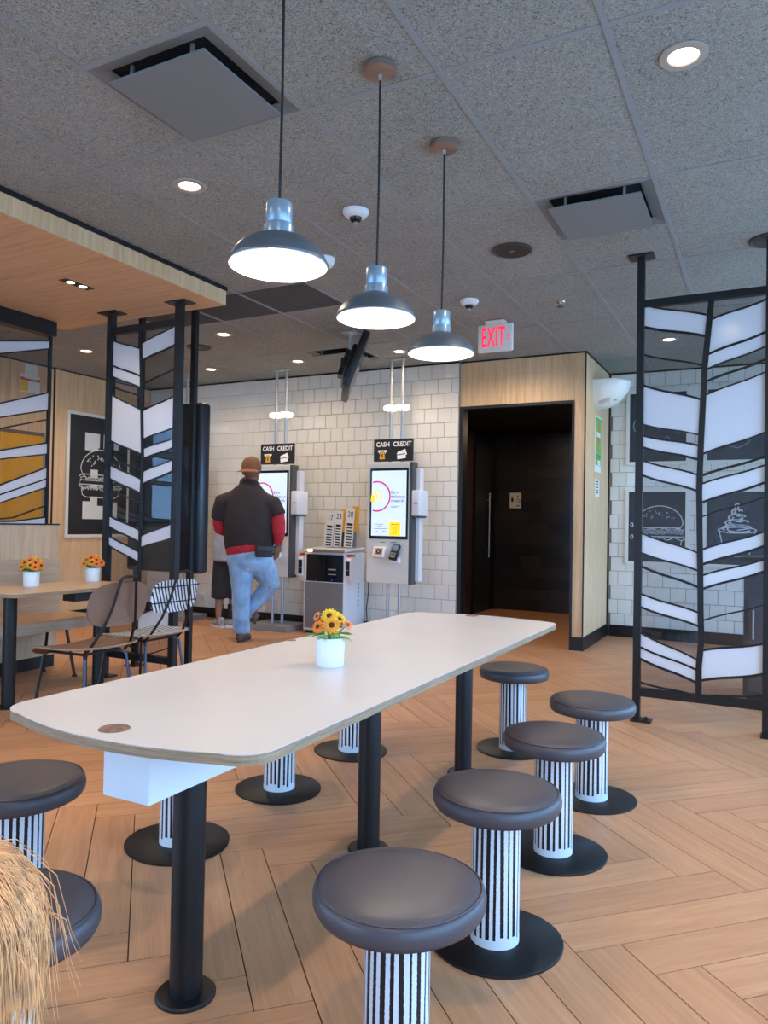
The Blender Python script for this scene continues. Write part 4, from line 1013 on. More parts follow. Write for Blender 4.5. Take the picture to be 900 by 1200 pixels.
# ================================================================== PICTURES
def board(root, axis, w, h, fw_, fm, bmx):
    """framed board in local coords: x right, z up, outward normal -Y (rotated by the thing)"""
    for x0, x1, z0, z1 in ((-w/2, w/2, h/2-fw_, h/2), (-w/2, w/2, -h/2, -h/2+fw_), (-w/2, -w/2+fw_, -h/2+fw_, h/2-fw_), (w/2-fw_, w/2, -h/2+fw_, h/2-fw_)):
        obj('frame_side', B(x0, x1, -.025, 0, z0, z1), fm, root)
    return obj('board', B(-w/2+fw_, w/2-fw_, -.014, 0, -h/2+fw_, h/2-fw_), bmx, root)
FRW = mat('frame_white', (226, 222, 210), .5); CHB = mat('chalkboard', (50, 52, 58), .6, noise=.15, nscale=6); CHK = mat('chalk', (205, 208, 212), .9); CHD = mat('chalk_dim', (140, 144, 150), .9)
def ell(cx, cz, rx, rz, a0, a1, n=24): return [(cx+rx*math.cos(a0+(a1-a0)*k/n), -.0145, cz+rz*math.sin(a0+(a1-a0)*k/n)) for k in range(n+1)]
def draw(bd_, strokes, w, m, name='drawing', stuff=True):
    bm = bmesh.new()
    for s in strokes:
        s = [(q[0], -.0145, q[-1]) for q in s]; ribbon(bm, s, w, (0, -.0012, 0))
    o = obj(name, bm, m, bd_); o['kind'] = 'stuff'
    return o
def burger(cx, cz, s):
    st_ = []
    st_.append(ell(cx, cz+.10*s, .42*s, .34*s, 0, PI)); st_.append([(cx-.42*s, 0, cz+.10*s), (cx-.38*s, 0, cz+.02*s), (cx+.38*s, 0, cz+.02*s), (cx+.42*s, 0, cz+.10*s)])
    st_.append([(cx+(-.45+.9*k/18)*s, 0, cz+(-.02+.035*math.sin(k*1.3))*s) for k in range(19)])
    st_.append([(cx-.42*s, 0, cz-.08*s), (cx+.42*s, 0, cz-.08*s), (cx+.44*s, 0, cz-.15*s), (cx-.44*s, 0, cz-.15*s), (cx-.42*s, 0, cz-.08*s)])
    st_.append([(cx+(-.46+.92*k/14)*s, 0, cz+(-.19+.03*math.cos(k*1.7))*s) for k in range(15)])
    st_.append([(cx-.40*s, 0, cz-.22*s), (cx-.38*s, 0, cz-.32*s), (cx-.30*s, 0, cz-.36*s), (cx+.30*s, 0, cz-.36*s), (cx+.38*s, 0, cz-.32*s), (cx+.40*s, 0, cz-.22*s)])
    return st_
def seeds(cx, cz, s, n=26):
    r = random.Random(4); out = []
    for k in range(n):
        a = r.uniform(.35, PI-.35); q = r.uniform(.45, .9); x, z = cx+.40*s*q*math.cos(a), cz+.10*s+.32*s*q*math.sin(a); out.append([(x-.008*s, 0, z), (x+.012*s, 0, z+.012*s)])
    return out
def lettuce(cx, cz, s, k0):
    r = random.Random(k0); return [[(cx+(-.44+.88*k/40)*s, 0, cz+(-.05+r.uniform(-.045, .035))*s) for k in range(41)] for _ in range(3)]
# chalkboards on the right back wall, two rows of two
for (xa, xb), (za, zb_), lab, kind in (((-1.385, -.735), (1.885, 2.70), 'framed chalkboard with faint shapes, upper left of the four behind the divider', 0), ((-.60, .05), (1.885, 2.70), 'framed chalkboard with a curved chalk line, upper right of the four behind the divider', 1),
        ((-1.385, -.735), (.80, 1.625), 'framed chalkboard with a chalk drawing of a burger, seen through the divider', 2), ((-.60, .05), (.80, 1.625), 'framed chalkboard with a chalk drawing of an ice cream sundae', 3)):
    t = thing('chalkboard', lab, 'picture', ((xa+xb)/2, Y_B2-.0105, (za+zb_)/2), group='chalkboards on the right tiled wall')
    w, h = xb-xa, zb_-za; b_ = board(t, '-Y', w, h, .035, FRW, CHB)
    if kind == 0:
        draw(b_, [ell(-.22, .02, .03, .06, 0, 2*PI), ell(.1, -.1, .10, .12, .3, 2.6), [(.02, 0, -.2), (.1, 0, -.1), (.2, 0, -.24)]], .010, CHD)
    elif kind == 1: draw(b_, [[(-.1, 0, -.22), (0, 0, -.25), (.1, 0, -.2), (.16, 0, 0), (.18, 0, .1)], ell(-.15, .1, .1, .14, 0, 2.5)], .010, CHD)
    elif kind == 2:
        draw(b_, burger(.03, -.02, .56), .010, CHK); draw(b_, seeds(.03, -.02, .56)+lettuce(.03, -.01, .56, 3)+lettuce(.03, -.03, .56, 8), .006, CHK, 'shading'); draw(b_, [ell(-.255, .02, .012, .02, 0, 2*PI), ell(-.255, -.11, .012, .02, 0, 2*PI)], .008, CHK, 'lettering')
    else:
        z0 = -.05
        sw_ = [(.0+(.15-.022*k/2)*math.sin(k*1.05)*.9, 0, z0+.03+.018*k) for k in range(15)]
        draw(b_, [[(-.17, 0, z0+.03), (-.11, 0, z0-.24), (.11, 0, z0-.24), (.17, 0, z0+.03)], ell(0, z0+.03, .18, .03, 0, 2*PI), sw_], .010, CHK)
        draw(b_, [ell(0, z0+.05+.055*k, .14-.03*k, .035, .2, PI*1.2) for k in range(5)]+[ell(.02, z0+.04+.055*k, .11-.025*k, .03, 2.6, 5.9) for k in range(5)], .014, CHK, 'shading')
# burger poster on the left wood wall
ya, yb_ = 5.906, 6.86
t = thing('burger_poster', 'large black poster with a white burger drawing over a slab letter, on the wood wall', 'picture', (X_L+.003, (ya+yb_)/2, 1.71), PI/2)
b_ = board(t, '+X', yb_-ya, 1.48, .035, FRW, mat('poster_black', (28, 28, 32), .45))
wq = mat('poster_white', (222, 221, 214), .6)
sl = bmesh.new()
for a in ((-.217, .0, -.0148, -.014, .34, .51), (-.217, -.13, -.0148, -.014, .30, .34), (.06, .29, -.0148, -.014, .34, .51), (-.126, -.02, -.0148, -.014, -.36, .34), (.07, .13, -.0148, -.014, -.36, .34), (-.235, .29, -.0148, -.014, -.52, -.36), (-.235, -.13, -.0148, -.014, -.36, -.31), (.2, .29, -.0148, -.014, -.36, -.31)):
    box(sl, *a)
obj('slab_letter', sl, wq, b_)
bs = .86
obj('burger_fill', join(PR([(x, -.0150, z) for x, _, z in ell(.03, .075, .30, .235, 0, PI)], (0, -.0008, 0)), B(-.28, .34, -.0158, -.0150, -.105, -.03), B(-.27, .33, -.0158, -.0150, -.25, -.15)), mat('poster_black', (28, 28, 32)), b_)
def push(s, d): return [[(q[0], 0, q[-1]) for q in k] for k in s]
o_ = draw(b_, burger(.03, .0, .72), .011, wq, 'burger_outline'); o_.location.y = -.002
o_ = draw(b_, seeds(.03, .0, .72, 34), .013, wq, 'sesame_seeds'); o_.location.y = -.002
o_ = draw(b_, lettuce(.03, .0, .70, 5)[:2]+lettuce(.03, -.11, .72, 6)[:2], .009, wq, 'lettuce_lines'); o_.location.y = -.002
# yellow panel and notices further along the left wall
t = thing('yellow_panel', 'yellow wall panel seen through the glazed partition at far left', 'panel', (X_L+.002, 5.03, 1.31), PI/2)
obj('sheet', B(-.56, .55, -.03, 0, -.79, .79), mat('panel_yellow', (222, 160, 34), .45), t); obj('rim', B(-.58, .57, -.032, 0, .79, .83), mat('panel_rim', (116, 96, 80), .5), t); obj('rim', B(.55, .58, -.032, 0, -.79, .79), mat('panel_rim2', (150, 140, 136), .5), t)
t = thing('paper_notice', 'white paper notice with red and yellow print on the far left wood wall', 'notice', (X_L+.002, 5.42, 2.70), PI/2)
obj('sheet', B(-.12, .12, -.004, 0, -.13, .06), mat('notice_white', (232, 228, 220), .6), t); obj('upper_sheet', B(-.07, .09, -.006, -.0041, .02, .18), mat('notice_white', (232, 228, 220)), t)
obj('yellow_corner', B(-.12, -.03, -.0055, -.004, -.12, .0), mat('notice_yellow', (230, 196, 60), .6), t); obj('red_band', B(-.12, .12, -.0055, -.004, .0, .03), mat('notice_red', (206, 90, 70), .6), t)
# green poster, notice and white wall unit on the side of the wood block
SXF = X_P+.0005
t = thing('green_poster', 'narrow green poster with a red and orange figure on the wood wall', 'poster', (SXF, 7.86, 2.06), PI/2)
obj('sheet', B(-.155, .155, -.004, 0, -.29, .29), mat('poster_rim', (232, 234, 226), .5), t); obj('green_field', B(-.14, .14, -.0052, -.004, -.22, .275), mat('poster_green', (120, 186, 96), .5), t)
obj('orange_figure', join(B(-.03, .05, -.0062, -.0052, .13, .22), B(-.06, .06, -.0062, -.0052, .02, .07), B(-.02, .05, -.0062, -.0052, -.06, 0), B(.0, .03, -.0062, -.0052, .06, .14)), mat('poster_orange', (226, 120, 70), .5), t)
obj('title_bar', B(-.08, .09, -.0068, -.0062, .075, .125), mat('poster_rim', (232, 234, 226)), t)
obj('text_lines', join(B(-.11, .11, -.0062, -.0052, -.12, -.112), B(-.11, .11, -.0062, -.0052, -.135, -.128), B(-.11, .05, -.0062, -.0052, -.15, -.144)), mat('poster_darkgreen', (40, 96, 50), .5), t)
obj('info_box', join(B(-.02, .11, -.0062, -.0052, -.19, -.165), B(-.02, .11, -.0062, -.0052, -.215, -.195)), mat('poster_rim', (232, 234, 226)), t)
t = thing('white_notice', 'small white notice below the green poster', 'notice', (SXF, 7.84, 1.605), PI/2)
obj('sheet', B(-.105, .105, -.004, 0, -.09, .09), mat('notice_white', (232, 228, 220)), t)
nb = bmesh.new()
for i, z in enumerate((.06, .035, .0, -.03, -.055)): box(nb, -.06+.02*(i % 2), .05, -.0048, -.004, z, z+.012)
obj('print', nb, mat('marker_ink', (30, 30, 32)), t)
t = thing('wall_unit', 'white bowl shaped unit mounted high on the wood wall left of the right divider', 'wall unit', (SXF, 7.80, 2.42))
bm = bmesh.new(); rings = []
for z, rx, ry in ((0, .05, .06), (.012, .12, .12), (.05, .20, .17), (.10, .26, .20), (.18, .315, .225), (.26, .335, .235), (.275, .325, .228)):
    rings.append([bm.verts.new((rx*math.sin(PI*k/20), -ry*math.cos(PI*k/20), z)) for k in range(21)])
for a, b in zip(rings, rings[1:]):
    for k in range(20): bm.faces.new((a[k], a[k+1], b[k+1], b[k]))
bm.faces.new(rings[0]); bm.faces.new(rings[-1])
for a, b in zip(rings, rings[1:]): bm.faces.new((a[0], b[0], b[20], a[20]))
obj('housing', bm, mat('unit_white', (232, 230, 222), .4), t, True)
obj('sensor_plate', B(.05, .16, -.168, -.150, .03, .09, bev=.006), mat('unit_grey', (205, 204, 198), .4), t, True)
obj('mark', lathe([(.014, 0), (.014, .004)], 12), mat('screen_ink', (60, 66, 80)), t, loc=(.205, -.13, .06))
# restroom sign on the hall wall
p = onY(604, 586.5, HB-.02)
t = thing('restroom_sign', 'white restroom sign with person and wheelchair symbols on the dark hall wall', 'sign', (p.x, HB-.0175, p.z))
obj('plate', B(-.085, .085, -.005, 0, -.11, .11), mat('sign_white', (235, 230, 222)), t)
ik = mat('marker_ink', (30, 30, 32))
obj('person_symbol', join(lathe([(.013, -.002), (.013, 0)], 12), B(-.016, .016, -.0, .002, -.075, -.018)), ik, t).matrix_local = Matrix.Translation((-.045, -.006, .055)) @ Matrix.Rotation(0, 4, 'X')
t.children[-1].data.transform(Matrix.Identity(4))
wc = bmesh.new(); ribbon(wc, [(.04+.026*math.cos(a), -.0055, -.0+.026*math.sin(a)) for a in [2.4+4.4*k/16 for k in range(17)]], .007, (0, -.001, 0)); ribbon(wc, [(.035, -.0055, .05), (.04, -.0055, .01), (.06, -.0055, .005), (.068, -.0055, -.03)], .009, (0, -.001, 0)); box(wc, .027, .045, -.0065, -.0055, .055, .072)
obj('wheelchair_symbol', wc, ik, t); obj('braille', B(.02, .06, -.0062, -.0055, -.085, -.07), ik, t)
light('hall_lamp', 'AREA', (-2.4, 9.0, 2.48), 8, (1, .72, .45), None, size=.25)
#@@PEOPLE
# ================================================================== PEOPLE
def limb(bm, pts, seg=14):
    """pts: list of (x, y, z, rx[, ry]) ; ry is the radius along local y"""
    P = [Vector(p[:3]) for p in pts]; n = len(P); rings = []; x = None
    for i, p in enumerate(P):
        d = (P[min(i+1, n-1)]-P[max(i-1, 0)]).normalized()
        if x is None:
            x = Vector((1, 0, 0)) if abs(d.x) < .8 else Vector((0, 0, 1))
        x = (x-d*x.dot(d)).normalized(); y = d.cross(x)
        rx = pts[i][3]; ry = pts[i][4] if len(pts[i]) > 4 else rx
        rings.append([bm.verts.new(p+x*rx*math.cos(2*PI*k/seg)+y*ry*math.sin(2*PI*k/seg)) for k in range(seg)])
    for a, b in zip(rings, rings[1:]):
        for k in range(seg): bm.faces.new((a[k], a[(k+1) % seg], b[(k+1) % seg], b[k]))
    for rg, p, s in ((rings[0], P[0]-(P[1]-P[0]).normalized()*pts[0][3]*.45, -1), (rings[-1], P[-1]+(P[-1]-P[-2]).normalized()*pts[-1][3]*.45, 1)):
        c = bm.verts.new(p)
        for k in range(seg): bm.faces.new((rg[k], rg[(k+1) % seg], c) if s > 0 else (rg[(k+1) % seg], rg[k], c))
    return bm
def ellipsoid(bm, c, r, mtx=None):
    m = Matrix.Translation(c) @ (mtx if mtx is not None else Matrix.Identity(4)) @ Matrix.Diagonal((r[0], r[1], r[2], 1))
    bmesh.ops.create_uvsphere(bm, u_segments=20, v_segments=14, radius=1, matrix=m); return bm
def fuse(name, bm, m, parent, voxel=.009, smooth=4):
    me = bpy.data.meshes.new(name); bmesh.ops.recalc_face_normals(bm, faces=bm.faces[:]); bm.to_mesh(me); bm.free()
    o = bpy.data.objects.new(name, me); C.objects.link(o)
    r = o.modifiers.new('r', 'REMESH'); r.mode = 'VOXEL'; r.voxel_size = voxel
    s = o.modifiers.new('s', 'SMOOTH'); s.iterations = smooth; s.factor = .5
    dg = bpy.context.evaluated_depsgraph_get(); nm = bpy.data.meshes.new_from_object(o.evaluated_get(dg))
    o.modifiers.clear(); o.data = nm; nm.materials.clear(); nm.materials.append(m)
    nm.polygons.foreach_set('use_smooth', [True]*len(nm.polygons)); o.parent = parent
    return o
def hand(bm, w, d, up, s=1.0, curl=.5):
    """palm plus five bent fingers; w wrist, d pointing direction, up = back of the hand normal"""
    w, d, up = Vector(w), Vector(d).normalized(), Vector(up).normalized(); sd = d.cross(up).normalized(); up = sd.cross(d)
    pc = w+d*.045*s
    m = Matrix((d, sd, up)).transposed().to_4x4(); ellipsoid(bm, pc, (.052*s, .042*s, .017*s), m)
    for k, (o_, L) in enumerate(((-.030, .068), (-.010, .078), (.011, .073), (.030, .058))):
        p0 = w+d*.075*s+sd*o_*s; a = 0; pts = []; q = p0
        for j, f in enumerate((.45, .32, .23)):
            pts.append((*q, (.0095-.001*j)*s)); a += curl*(.5+.35*j); q = q+(d*math.cos(a)-up*math.sin(a))*L*f*s
        pts.append((*q, .0068*s)); limb(bm, pts, 8)
    t0 = w+d*.025*s-sd*.035*s; t1 = t0+(d*.6-sd*.75-up*.2).normalized()*.035*s; t2 = t1+(d*.9-sd*.2-up*.3).normalized()*.03*s
    limb(bm, [(*t0, .012*s), (*t1, .0105*s), (*t2, .008*s)], 8)
SKIN = mat('skin_brown', (122, 82, 64), .55); SKIN2 = mat('skin_mid', (150, 106, 84), .55); SKINL = mat('skin_light', (226, 180, 156), .55)
def head(bm, c, s=1.0, face=(0, 1), chin=.0):
    """head with nose, ears and jaw; face = horizontal facing direction"""
    f = Vector((face[0], face[1], 0)).normalized(); sd = Vector((f.y, -f.x, 0)); c = Vector(c); m = Matrix((sd, f, Vector((0, 0, 1)))).transposed().to_4x4()
    ellipsoid(bm, c+Vector((0, 0, .02))*s-f*.012*s, (.078*s, .098*s, .098*s), m); ellipsoid(bm, c+f*.028*s+Vector((0, 0, -.055))*s, (.058*s, .062*s, .065*s), m)
    limb(bm, [(*(c+f*.085*s+Vector((0, 0, .018))*s), .010*s), (*(c+f*.108*s+Vector((0, 0, -.022))*s), .015*s)], 8)
    for e in (-1, 1): ellipsoid(bm, c+sd*e*.080*s-f*.008*s+Vector((0, 0, -.008))*s, (.010*s, .022*s, .034*s), m)
    ellipsoid(bm, c+f*.082*s+Vector((0, 0, -.058))*s, (.026*s, .012*s, .010*s), m)
def eyes(parent, c, s, face):
    f = Vector((face[0], face[1], 0)).normalized(); sd = Vector((f.y, -f.x, 0)); c = Vector(c)
    for e in (-1, 1):
        b = bmesh.new(); ellipsoid(b, c+f*.078*s+sd*e*.032*s+Vector((0, 0, .008))*s, (.012*s,)*3); o = obj('eye', b, mat('eye_white', (235, 232, 228), .3), parent, 'all')
        b = bmesh.new(); ellipsoid(b, c+f*.0865*s+sd*e*.032*s+Vector((0, 0, .008))*s, (.0055*s,)*3); obj('iris', b, mat('iris', (40, 28, 22), .2), o, 'all')
# ---- man at the kiosk, seen from behind.  local x = to the right in the picture, y = away, z = up
PM = onz(287, 752, 0); rzM = math.atan2(R2.y, R2.x)
man = thing('person', 'person in a brown cap, dark t-shirt over red sleeves and light jeans at the kiosk', 'person', (PM.x, PM.y, 0), rzM)
hc = (.028, .02, 1.70); fm_ = (.25, 1)
Lsh, Lel, Lwr = (-.245, .0, 1.40), (-.285, .05, 1.135), (-.19, .27, 1.06)
Rsh, Rel, Rwr = (.245, .0, 1.385), (.315, -.02, 1.10), (.305, .03, .965)
bm = bmesh.new(); head(bm, hc, 1.08, fm_)
limb(bm, [(.02, .0, 1.45, .075, .075), (.025, .01, 1.55, .062, .066), (.028, .015, 1.63, .060, .064)])
limb(bm, [(.02, .0, .80, .17, .12), (.02, .02, 1.0, .19, .14), (.015, .0, 1.25, .20, .12), (.015, 0, 1.42, .13, .08), (.02, 0, 1.50, .07, .06)])
limb(bm, [(*Lsh, .055), (*Lel, .045), (*Lwr, .030)]); limb(bm, [(*Rsh, .055), (*Rel, .045), (*Rwr, .032)])
hand(bm, Lwr, (.3, 1, .1), (0, -.1, 1), 1.08, .35); hand(bm, Rwr, (-.08, .05, -1), (.9, -.4, 0), 1.08, .35)
limb(bm, [(-.05, 0, .84, .09), (-.035, -.02, .48, .06), (-.035, .0, .10, .042)]); limb(bm, [(.14, 0, .84, .09), (.235, .10, .56, .06), (.02, .13, .26, .042)])
body = fuse('body', bm, SKIN, man, .0075, 3)
eyes(body, hc, 1.08, fm_)
SHIRT = mat('shirt_dark', (44, 36, 37), .85, noise=.12, nscale=8, bump=.2, bscale=18); RED = mat('sleeve_red', (178, 34, 50), .8, noise=.1, nscale=14, bump=.25, bscale=26); JEAN = mat('jeans_light', (136, 172, 206), .8, noise=.16, nscale=7, bump=.35, bscale=20)
bm = bmesh.new()
limb(bm, [(.02, .01, .905, .232, .175), (.018, .025, .98, .250, .195), (.015, .02, 1.10, .252, .19), (.01, .0, 1.24, .258, .165), (.01, 0, 1.36, .262, .14), (.012, 0, 1.44, .235, .12), (.018, 0, 1.505, .165, .105), (.022, .005, 1.56, .105, .09), (.026, .01, 1.60, .078, .08)], 28)
limb(bm, [(-.16, 0, 1.40, .10), (-.245, .0, 1.385, .092), (-.280, .025, 1.26, .088), (-.287, .035, 1.22, .084)]); limb(bm, [(.17, 0, 1.385, .10), (.25, .0, 1.365, .094), (.295, -.01, 1.27, .090), (.302, -.012, 1.255, .088)])
fuse('t_shirt', bm, SHIRT, man, .012, 6)
bm = bmesh.new(); limb(bm, [(.02, .01, .862, .222, .170), (.02, .01, .90, .230, .176), (.02, .015, .95, .236, .182)], 28); fuse('shirt_hem', bm, RED, man, .011, 3)
bm = bmesh.new(); limb(bm, [(-.278, .025, 1.27, .068), (-.288, .045, 1.17, .070), (-.28, .06, 1.12, .066), (-.235, .17, 1.085, .055), (-.195, .255, 1.063, .042)]); fuse('left_sleeve', bm, RED, man, .009, 4)
bm = bmesh.new(); limb(bm, [(.292, -.01, 1.29, .074), (.312, -.018, 1.18, .072), (.318, -.02, 1.10, .066), (.312, .0, 1.03, .056), (.306, .025, .985, .044)]); fuse('right_sleeve', bm, RED, man, .009, 4)
bm = bmesh.new()
limb(bm, [(.03, .0, .935, .200, .150), (.035, -.005, .86, .225, .165), (.04, -.005, .79, .235, .160), (.04, 0, .72, .20, .13)], 28)
limb(bm, [(-.055, .0, .80, .135, .14), (-.045, -.01, .65, .118, .125), (-.042, -.022, .50, .094), (-.045, -.012, .34, .088), (-.040, .0, .18, .085), (-.036, .005, .11, .088), (-.036, .005, .092, .088)])
limb(bm, [(.135, .0, .80, .130, .14), (.195, .05, .66, .118, .12), (.225, .09, .575, .100), (.175, .115, .50, .088), (.09, .13, .40, .080), (.015, .135, .31, .074), (-.03, .135, .255, .072)])
fuse('jeans', bm, JEAN, man, .011, 4)
SHOE = mat('shoe_brown', (96, 74, 62), .6, noise=.15, nscale=30); SOLE = mat('shoe_sole', (70, 58, 50), .7)
def shoe(parent, m_, mtx, up_m=SHOE, sole_m=SOLE, s=1.0):
    bm = bmesh.new(); limb(bm, [(0, -.085*s, .050*s, .038*s, .040*s), (0, -.03*s, .055*s, .040*s, .045*s), (0, .05*s, .048*s, .045*s, .034*s), (0, .12*s, .036*s, .044*s, .026*s), (0, .165*s, .030*s, .034*s, .020*s)]); limb(bm, [(0, -.055*s, .05*s, .040*s, .042*s), (0, -.055*s, .105*s, .040*s, .045*s)])
    bm.transform(mtx); o = fuse('shoe', bm, up_m, parent, .008, 3)
    pts = [(.042*math.cos(a)*s*(1 if math.sin(a) > 0 else .9), (.045+.150*math.sin(a))*s) for a in [2*PI*k/24 for k in range(24)]]
    b = bmesh.new(); prism(b, [(x, y, 0) for x, y in pts], (0, 0, .024*s)); b.transform(mtx); obj('sole', b, sole_m, o); return o
shoe(man, None, Matrix.Translation((-.034, .035, 0)) @ Matrix.Rotation(math.radians(-12), 4, 'Z'))
shoe(man, None, Matrix.Translation((-.02, .165, .20)) @ Matrix.Rotation(math.radians(88), 4, 'Z') @ Matrix.Rotation(math.radians(28), 4, 'X') @ Matrix.Rotation(math.radians(18), 4, 'Y'))
CAPM = mat('cap_brown', (112, 74, 52), .8, noise=.1, nscale=20)
bm = bmesh.new(); cc = Vector(hc)+Vector((0, -.006, .045)); prof = [(.106, -.035), (.108, 0), (.102, .035), (.085, .066), (.055, .086), (.02, .094), (.002, .095)]
b = lathe(prof, 28, cap=False); b.transform(Matrix.Translation(cc) @ Matrix.Diagonal((.92, 1.08, 1, 1))); cap = obj('cap', b, CAPM, man, 'all')
b = bmesh.new(); pts = []
for k in range(13):
    a = PI*(1.02+.72*k/12); pts.append((.098*math.cos(a), .112*math.sin(a), -.035))
out = [(x*1.38-.010, y*1.35, -.058) for x, y, z in pts]
n_ = len(pts); va = [b.verts.new(Vector(p)+cc) for p in pts]; vb = [b.verts.new(Vector(p)+cc) for p in out]; vc = [b.verts.new(v.co+Vector((0, 0, -.006))) for v in va]; vd_ = [b.verts.new(v.co+Vector((0, 0, -.006))) for v in vb]
for k in range(n_-1):
    b.faces.new((va[k], va[k+1], vb[k+1], vb[k])); b.faces.new((vc[k], vd_[k], vd_[k+1], vc[k+1])); b.faces.new((vb[k], vb[k+1], vd_[k+1], vd_[k]))
obj('cap_brim', b, mat('cap_brim', (142, 94, 62), .8), cap); obj('cap_button', lathe([(.010, .092), (.008, .102), (.001, .104)], 12, cc.x, cc.y), CAPM, cap, loc=(0, 0, cc.z))
pu = obj('belt_pouch', B(-.085, .085, -.03, .03, -.055, .055, bev=.014, seg=3, mtx=Matrix.Translation((.20, -.165, .905)) @ Matrix.Rotation(.22, 4, 'Z')), mat('pouch_black', (38, 38, 42), .55), man, True)
obj('pouch_flap', B(-.075, .075, -.036, -.029, .0, .048, bev=.006, mtx=Matrix.Translation((.20, -.165, .905)) @ Matrix.Rotation(.22, 4, 'Z')), mat('pouch_flap', (52, 52, 56), .5), pu, True)
# ---- second person mostly hidden behind him
P2 = onz(262, 735, 0)
pw = thing('person', 'person in grey shirt, black shorts and sneakers, mostly hidden behind the man', 'person', (P2.x, P2.y, 0), rzM)
bm = bmesh.new(); h2 = (.245, .02, 1.575); f2 = (.6, 1); head(bm, h2, 1.0, f2); limb(bm, [(.14, 0, 1.36, .06), (.19, .01, 1.52, .052)])
limb(bm, [(.06, 0, .80, .14, .10), (.06, 0, 1.1, .15, .11), (.07, 0, 1.32, .15, .09), (.08, 0, 1.40, .06, .05)])
limb(bm, [(-.05, 0, 1.30, .05), (-.10, .06, 1.05, .042), (-.02, .25, 1.05, .03)]); limb(bm, [(.23, 0, 1.30, .05), (.26, .06, 1.05, .042), (.2, .25, 1.1, .03)])
hand(bm, (-.02, .25, 1.05), (.4, 1, .1), (0, 0, 1), 1, .4); hand(bm, (.2, .25, 1.1), (.1, 1, .2), (0, 0, 1), 1, .4)
limb(bm, [(-.03, 0, .8, .075), (-.055, 0, .46, .055), (-.055, 0, .10, .036)]); limb(bm, [(.13, .02, .8, .075), (.10, .03, .46, .055), (.085, .02, .10, .036)])
body2 = fuse('body', bm, SKIN2, pw, .008, 3); eyes(body2, h2, 1.0, f2)
bm = bmesh.new(); ellipsoid(bm, Vector(h2)+Vector((-.01, -.022, .035)), (.092, .105, .095)); fuse('hair', bm, mat('hair_black', (24, 20, 20), .6), body2, .01, 2)
bm = bmesh.new(); limb(bm, [(.05, .0, .755, .20, .16), (.05, .0, .95, .195, .155), (.08, .0, 1.2, .185, .14), (.11, 0, 1.34, .165, .11), (.14, 0, 1.42, .075, .07)], 24); limb(bm, [(-.02, 0, 1.32, .075), (-.08, .03, 1.18, .07), (-.10, .05, 1.08, .065)]); limb(bm, [(.20, 0, 1.32, .075), (.25, .03, 1.18, .075), (.26, .05, 1.08, .07)])
fuse('shirt', bm, mat('shirt_grey', (156, 156, 160), .85, noise=.08, nscale=10), pw, .012, 5)
bm = bmesh.new(); limb(bm, [(.05, 0, .82, .165, .135), (.05, 0, .72, .17, .135)], 24); limb(bm, [(-.03, 0, .74, .10), (-.05, 0, .5, .095), (-.055, 0, .335, .092)]); limb(bm, [(.12, .02, .74, .10), (.105, .03, .5, .095), (.10, .03, .335, .092)])
fuse('shorts', bm, mat('shorts_black', (38, 37, 40), .85), pw, .011, 3)
for x in (-.055, .085):
    b = T([(x, .01, .10), (x, .01, .26)], [.044, .047], 14); obj('sock', b, mat('sock_black', (30, 30, 33), .9), pw, True)
SN = mat('sneaker_grey', (140, 138, 138), .6, noise=.3, nscale=40); SNS = mat('sneaker_sole', (216, 216, 214), .5)
shoe(pw, None, Matrix.Translation((-.06, .01, 0)) @ Matrix.Rotation(math.radians(40), 4, 'Z'), SN, SNS); shoe(pw, None, Matrix.Translation((.08, .0, 0)) @ Matrix.Rotation(math.radians(72), 4, 'Z'), SN, SNS)
# ---- blond child close to the camera
hp = O+ray(-66, 1128)*.72
ch = thing('person', 'blond child close to the camera, only the hair showing at lower left', 'person', (hp.x, hp.y, 0), rzM)
hz = hp.z; fc = (-.5, 1)
bm = bmesh.new(); head(bm, (0, 0, hz), .86, fc); limb(bm, [(0, 0, hz-.17, .045), (0, 0, hz-.07, .04)])
limb(bm, [(0, 0, .30, .085, .07), (0, 0, .42, .09, .075), (0, 0, hz-.22, .09, .065), (0, 0, hz-.15, .05, .04)])
for s in (-1, 1):
    limb(bm, [(s*.085, 0, hz-.20, .032), (s*.13, .03, hz-.33, .026), (s*.12, .11, hz-.40, .020)]); hand(bm, (s*.12, .11, hz-.40), (0, 1, -.2), (0, 0, 1), .55, .4); limb(bm, [(s*.045, 0, .31, .05), (s*.05, 0, .17, .04), (s*.05, 0, .045, .028)])
cb = fuse('body', bm, SKINL, ch, .007, 3); eyes(cb, (0, 0, hz), .86, fc)
bm = bmesh.new(); limb(bm, [(0, 0, .33, .105, .09), (0, 0, hz-.24, .105, .08), (0, 0, hz-.165, .06, .05)], 20)
for s in (-1, 1): limb(bm, [(s*.06, 0, hz-.205, .05), (s*.115, .015, hz-.27, .045)])
fuse('shirt', bm, mat('child_shirt', (120, 150, 190), .85), ch, .009, 3)
bm = bmesh.new(); limb(bm, [(0, 0, .36, .10, .085), (0, 0, .30, .10, .085)], 20)
for s in (-1, 1): limb(bm, [(s*.045, 0, .31, .058), (s*.05, 0, .17, .05), (s*.05, 0, .06, .045)])
fuse('trousers', bm, mat('child_trousers', (70, 84, 110), .85), ch, .009, 3)
for s in (-1, 1): shoe(ch, None, Matrix.Translation((s*.05, .01, 0)), WHITE, SNS, .6)
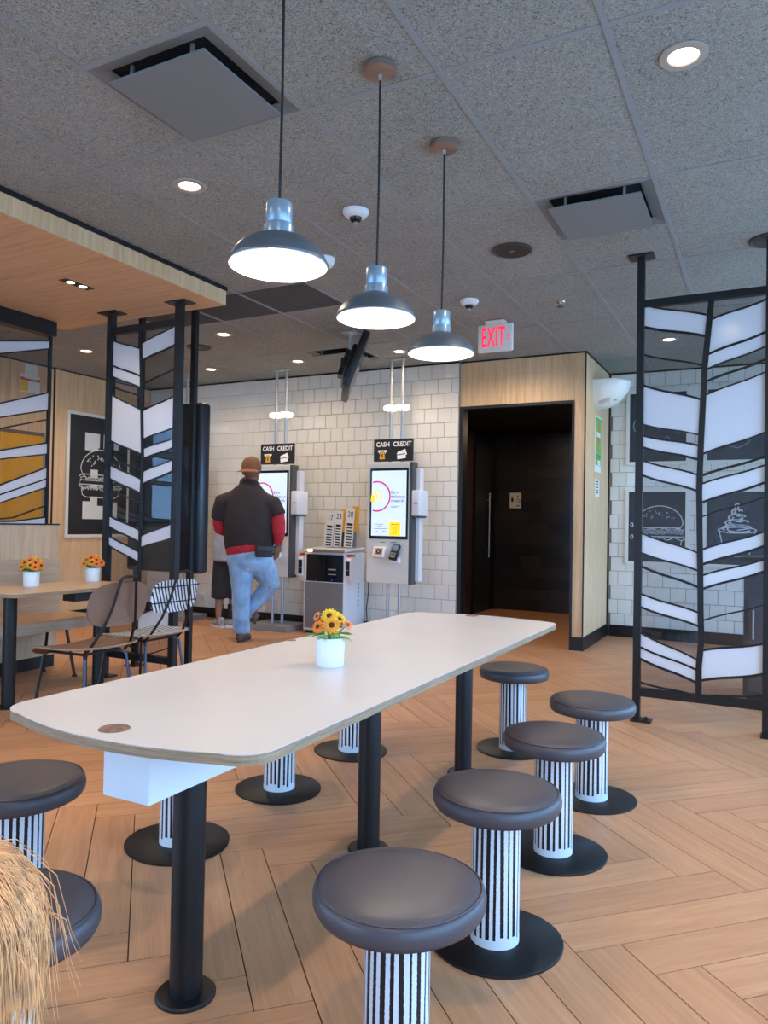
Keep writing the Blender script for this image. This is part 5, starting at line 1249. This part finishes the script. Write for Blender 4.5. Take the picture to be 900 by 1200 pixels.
HAIR = mat('blond_hair', (224, 164, 108), .5, noise=.14, nscale=50)
hr = Vector((0, -.008, hz+.018)); bm = bmesh.new(); ellipsoid(bm, hr, (.084, .098, .092)); limb(bm, [(-.01, -.02, hz+.03, .075, .085), (-.012, -.04, hz-.05, .070, .05), (-.012, -.045, hz-.11, .055, .03)])
hh = fuse('hair', bm, HAIR, cb, .008, 2)
rh = random.Random(11); bm = bmesh.new()
for k in range(2200):
    a = rh.uniform(0, 2*PI); el = rh.uniform(.1, 1.45); d = Vector((math.cos(a)*math.cos(el)*.088, math.sin(a)*math.cos(el)*.102, math.sin(el)*.096)); p0 = hr+d
    if d.y > .05 and el < .8: continue
    side = Vector((d.x, d.y, 0)).normalized() if d.xy.length > 1e-4 else Vector((1, 0, 0)); L = rh.uniform(.06, .16); fly = rh.uniform(0, .015) if rh.random() < .95 else rh.uniform(.03, .13)
    pts = [p0*1.0]; q = p0.copy()
    for j in range(1, 5):
        s = j/4; e2 = el-(el+.1)*min(1, s*1.3); rr = 1.02+fly*3*s
        q = hr+Vector((math.cos(a)*math.cos(e2)*.090*rr, math.sin(a)*math.cos(e2)*.104*rr, math.sin(e2)*.098*rr))-Vector((0, 0, max(0, s-.55)*L))+Vector((rh.uniform(-.0015, .0015), rh.uniform(-.0015, .0015), 0)); pts.append(q)
    tube(bm, pts, [.0005, .0005, .0005, .0004, .0002], 3, cap=False)
st_ = obj('hair_strands', bm, HAIR, cb, 'all'); st_['kind'] = 'stuff'
# ---- twin downlight in the soffit underside
p = onz(90, 333, BZ)
t = thing('twin_downlight', 'small black twin downlight in the wooden soffit underside', 'ceiling light', (p.x, p.y, BZ))
obj('housing', B(-.035, .035, -.115, .115, -.004, 0), BLACK, t)
for y in (-.05, .05):
    obj('lens', lathe([(.001, -.0045), (.024, -.0045), (.026, -.004)], 20, 0, y, cap=False), LEDW, t)
    light('soffit_lamp', 'SPOT', (0, y, -.01), 14, (1, .78, .56), t, spot_size=math.radians(130), spot_blend=.8, shadow_soft_size=.03)
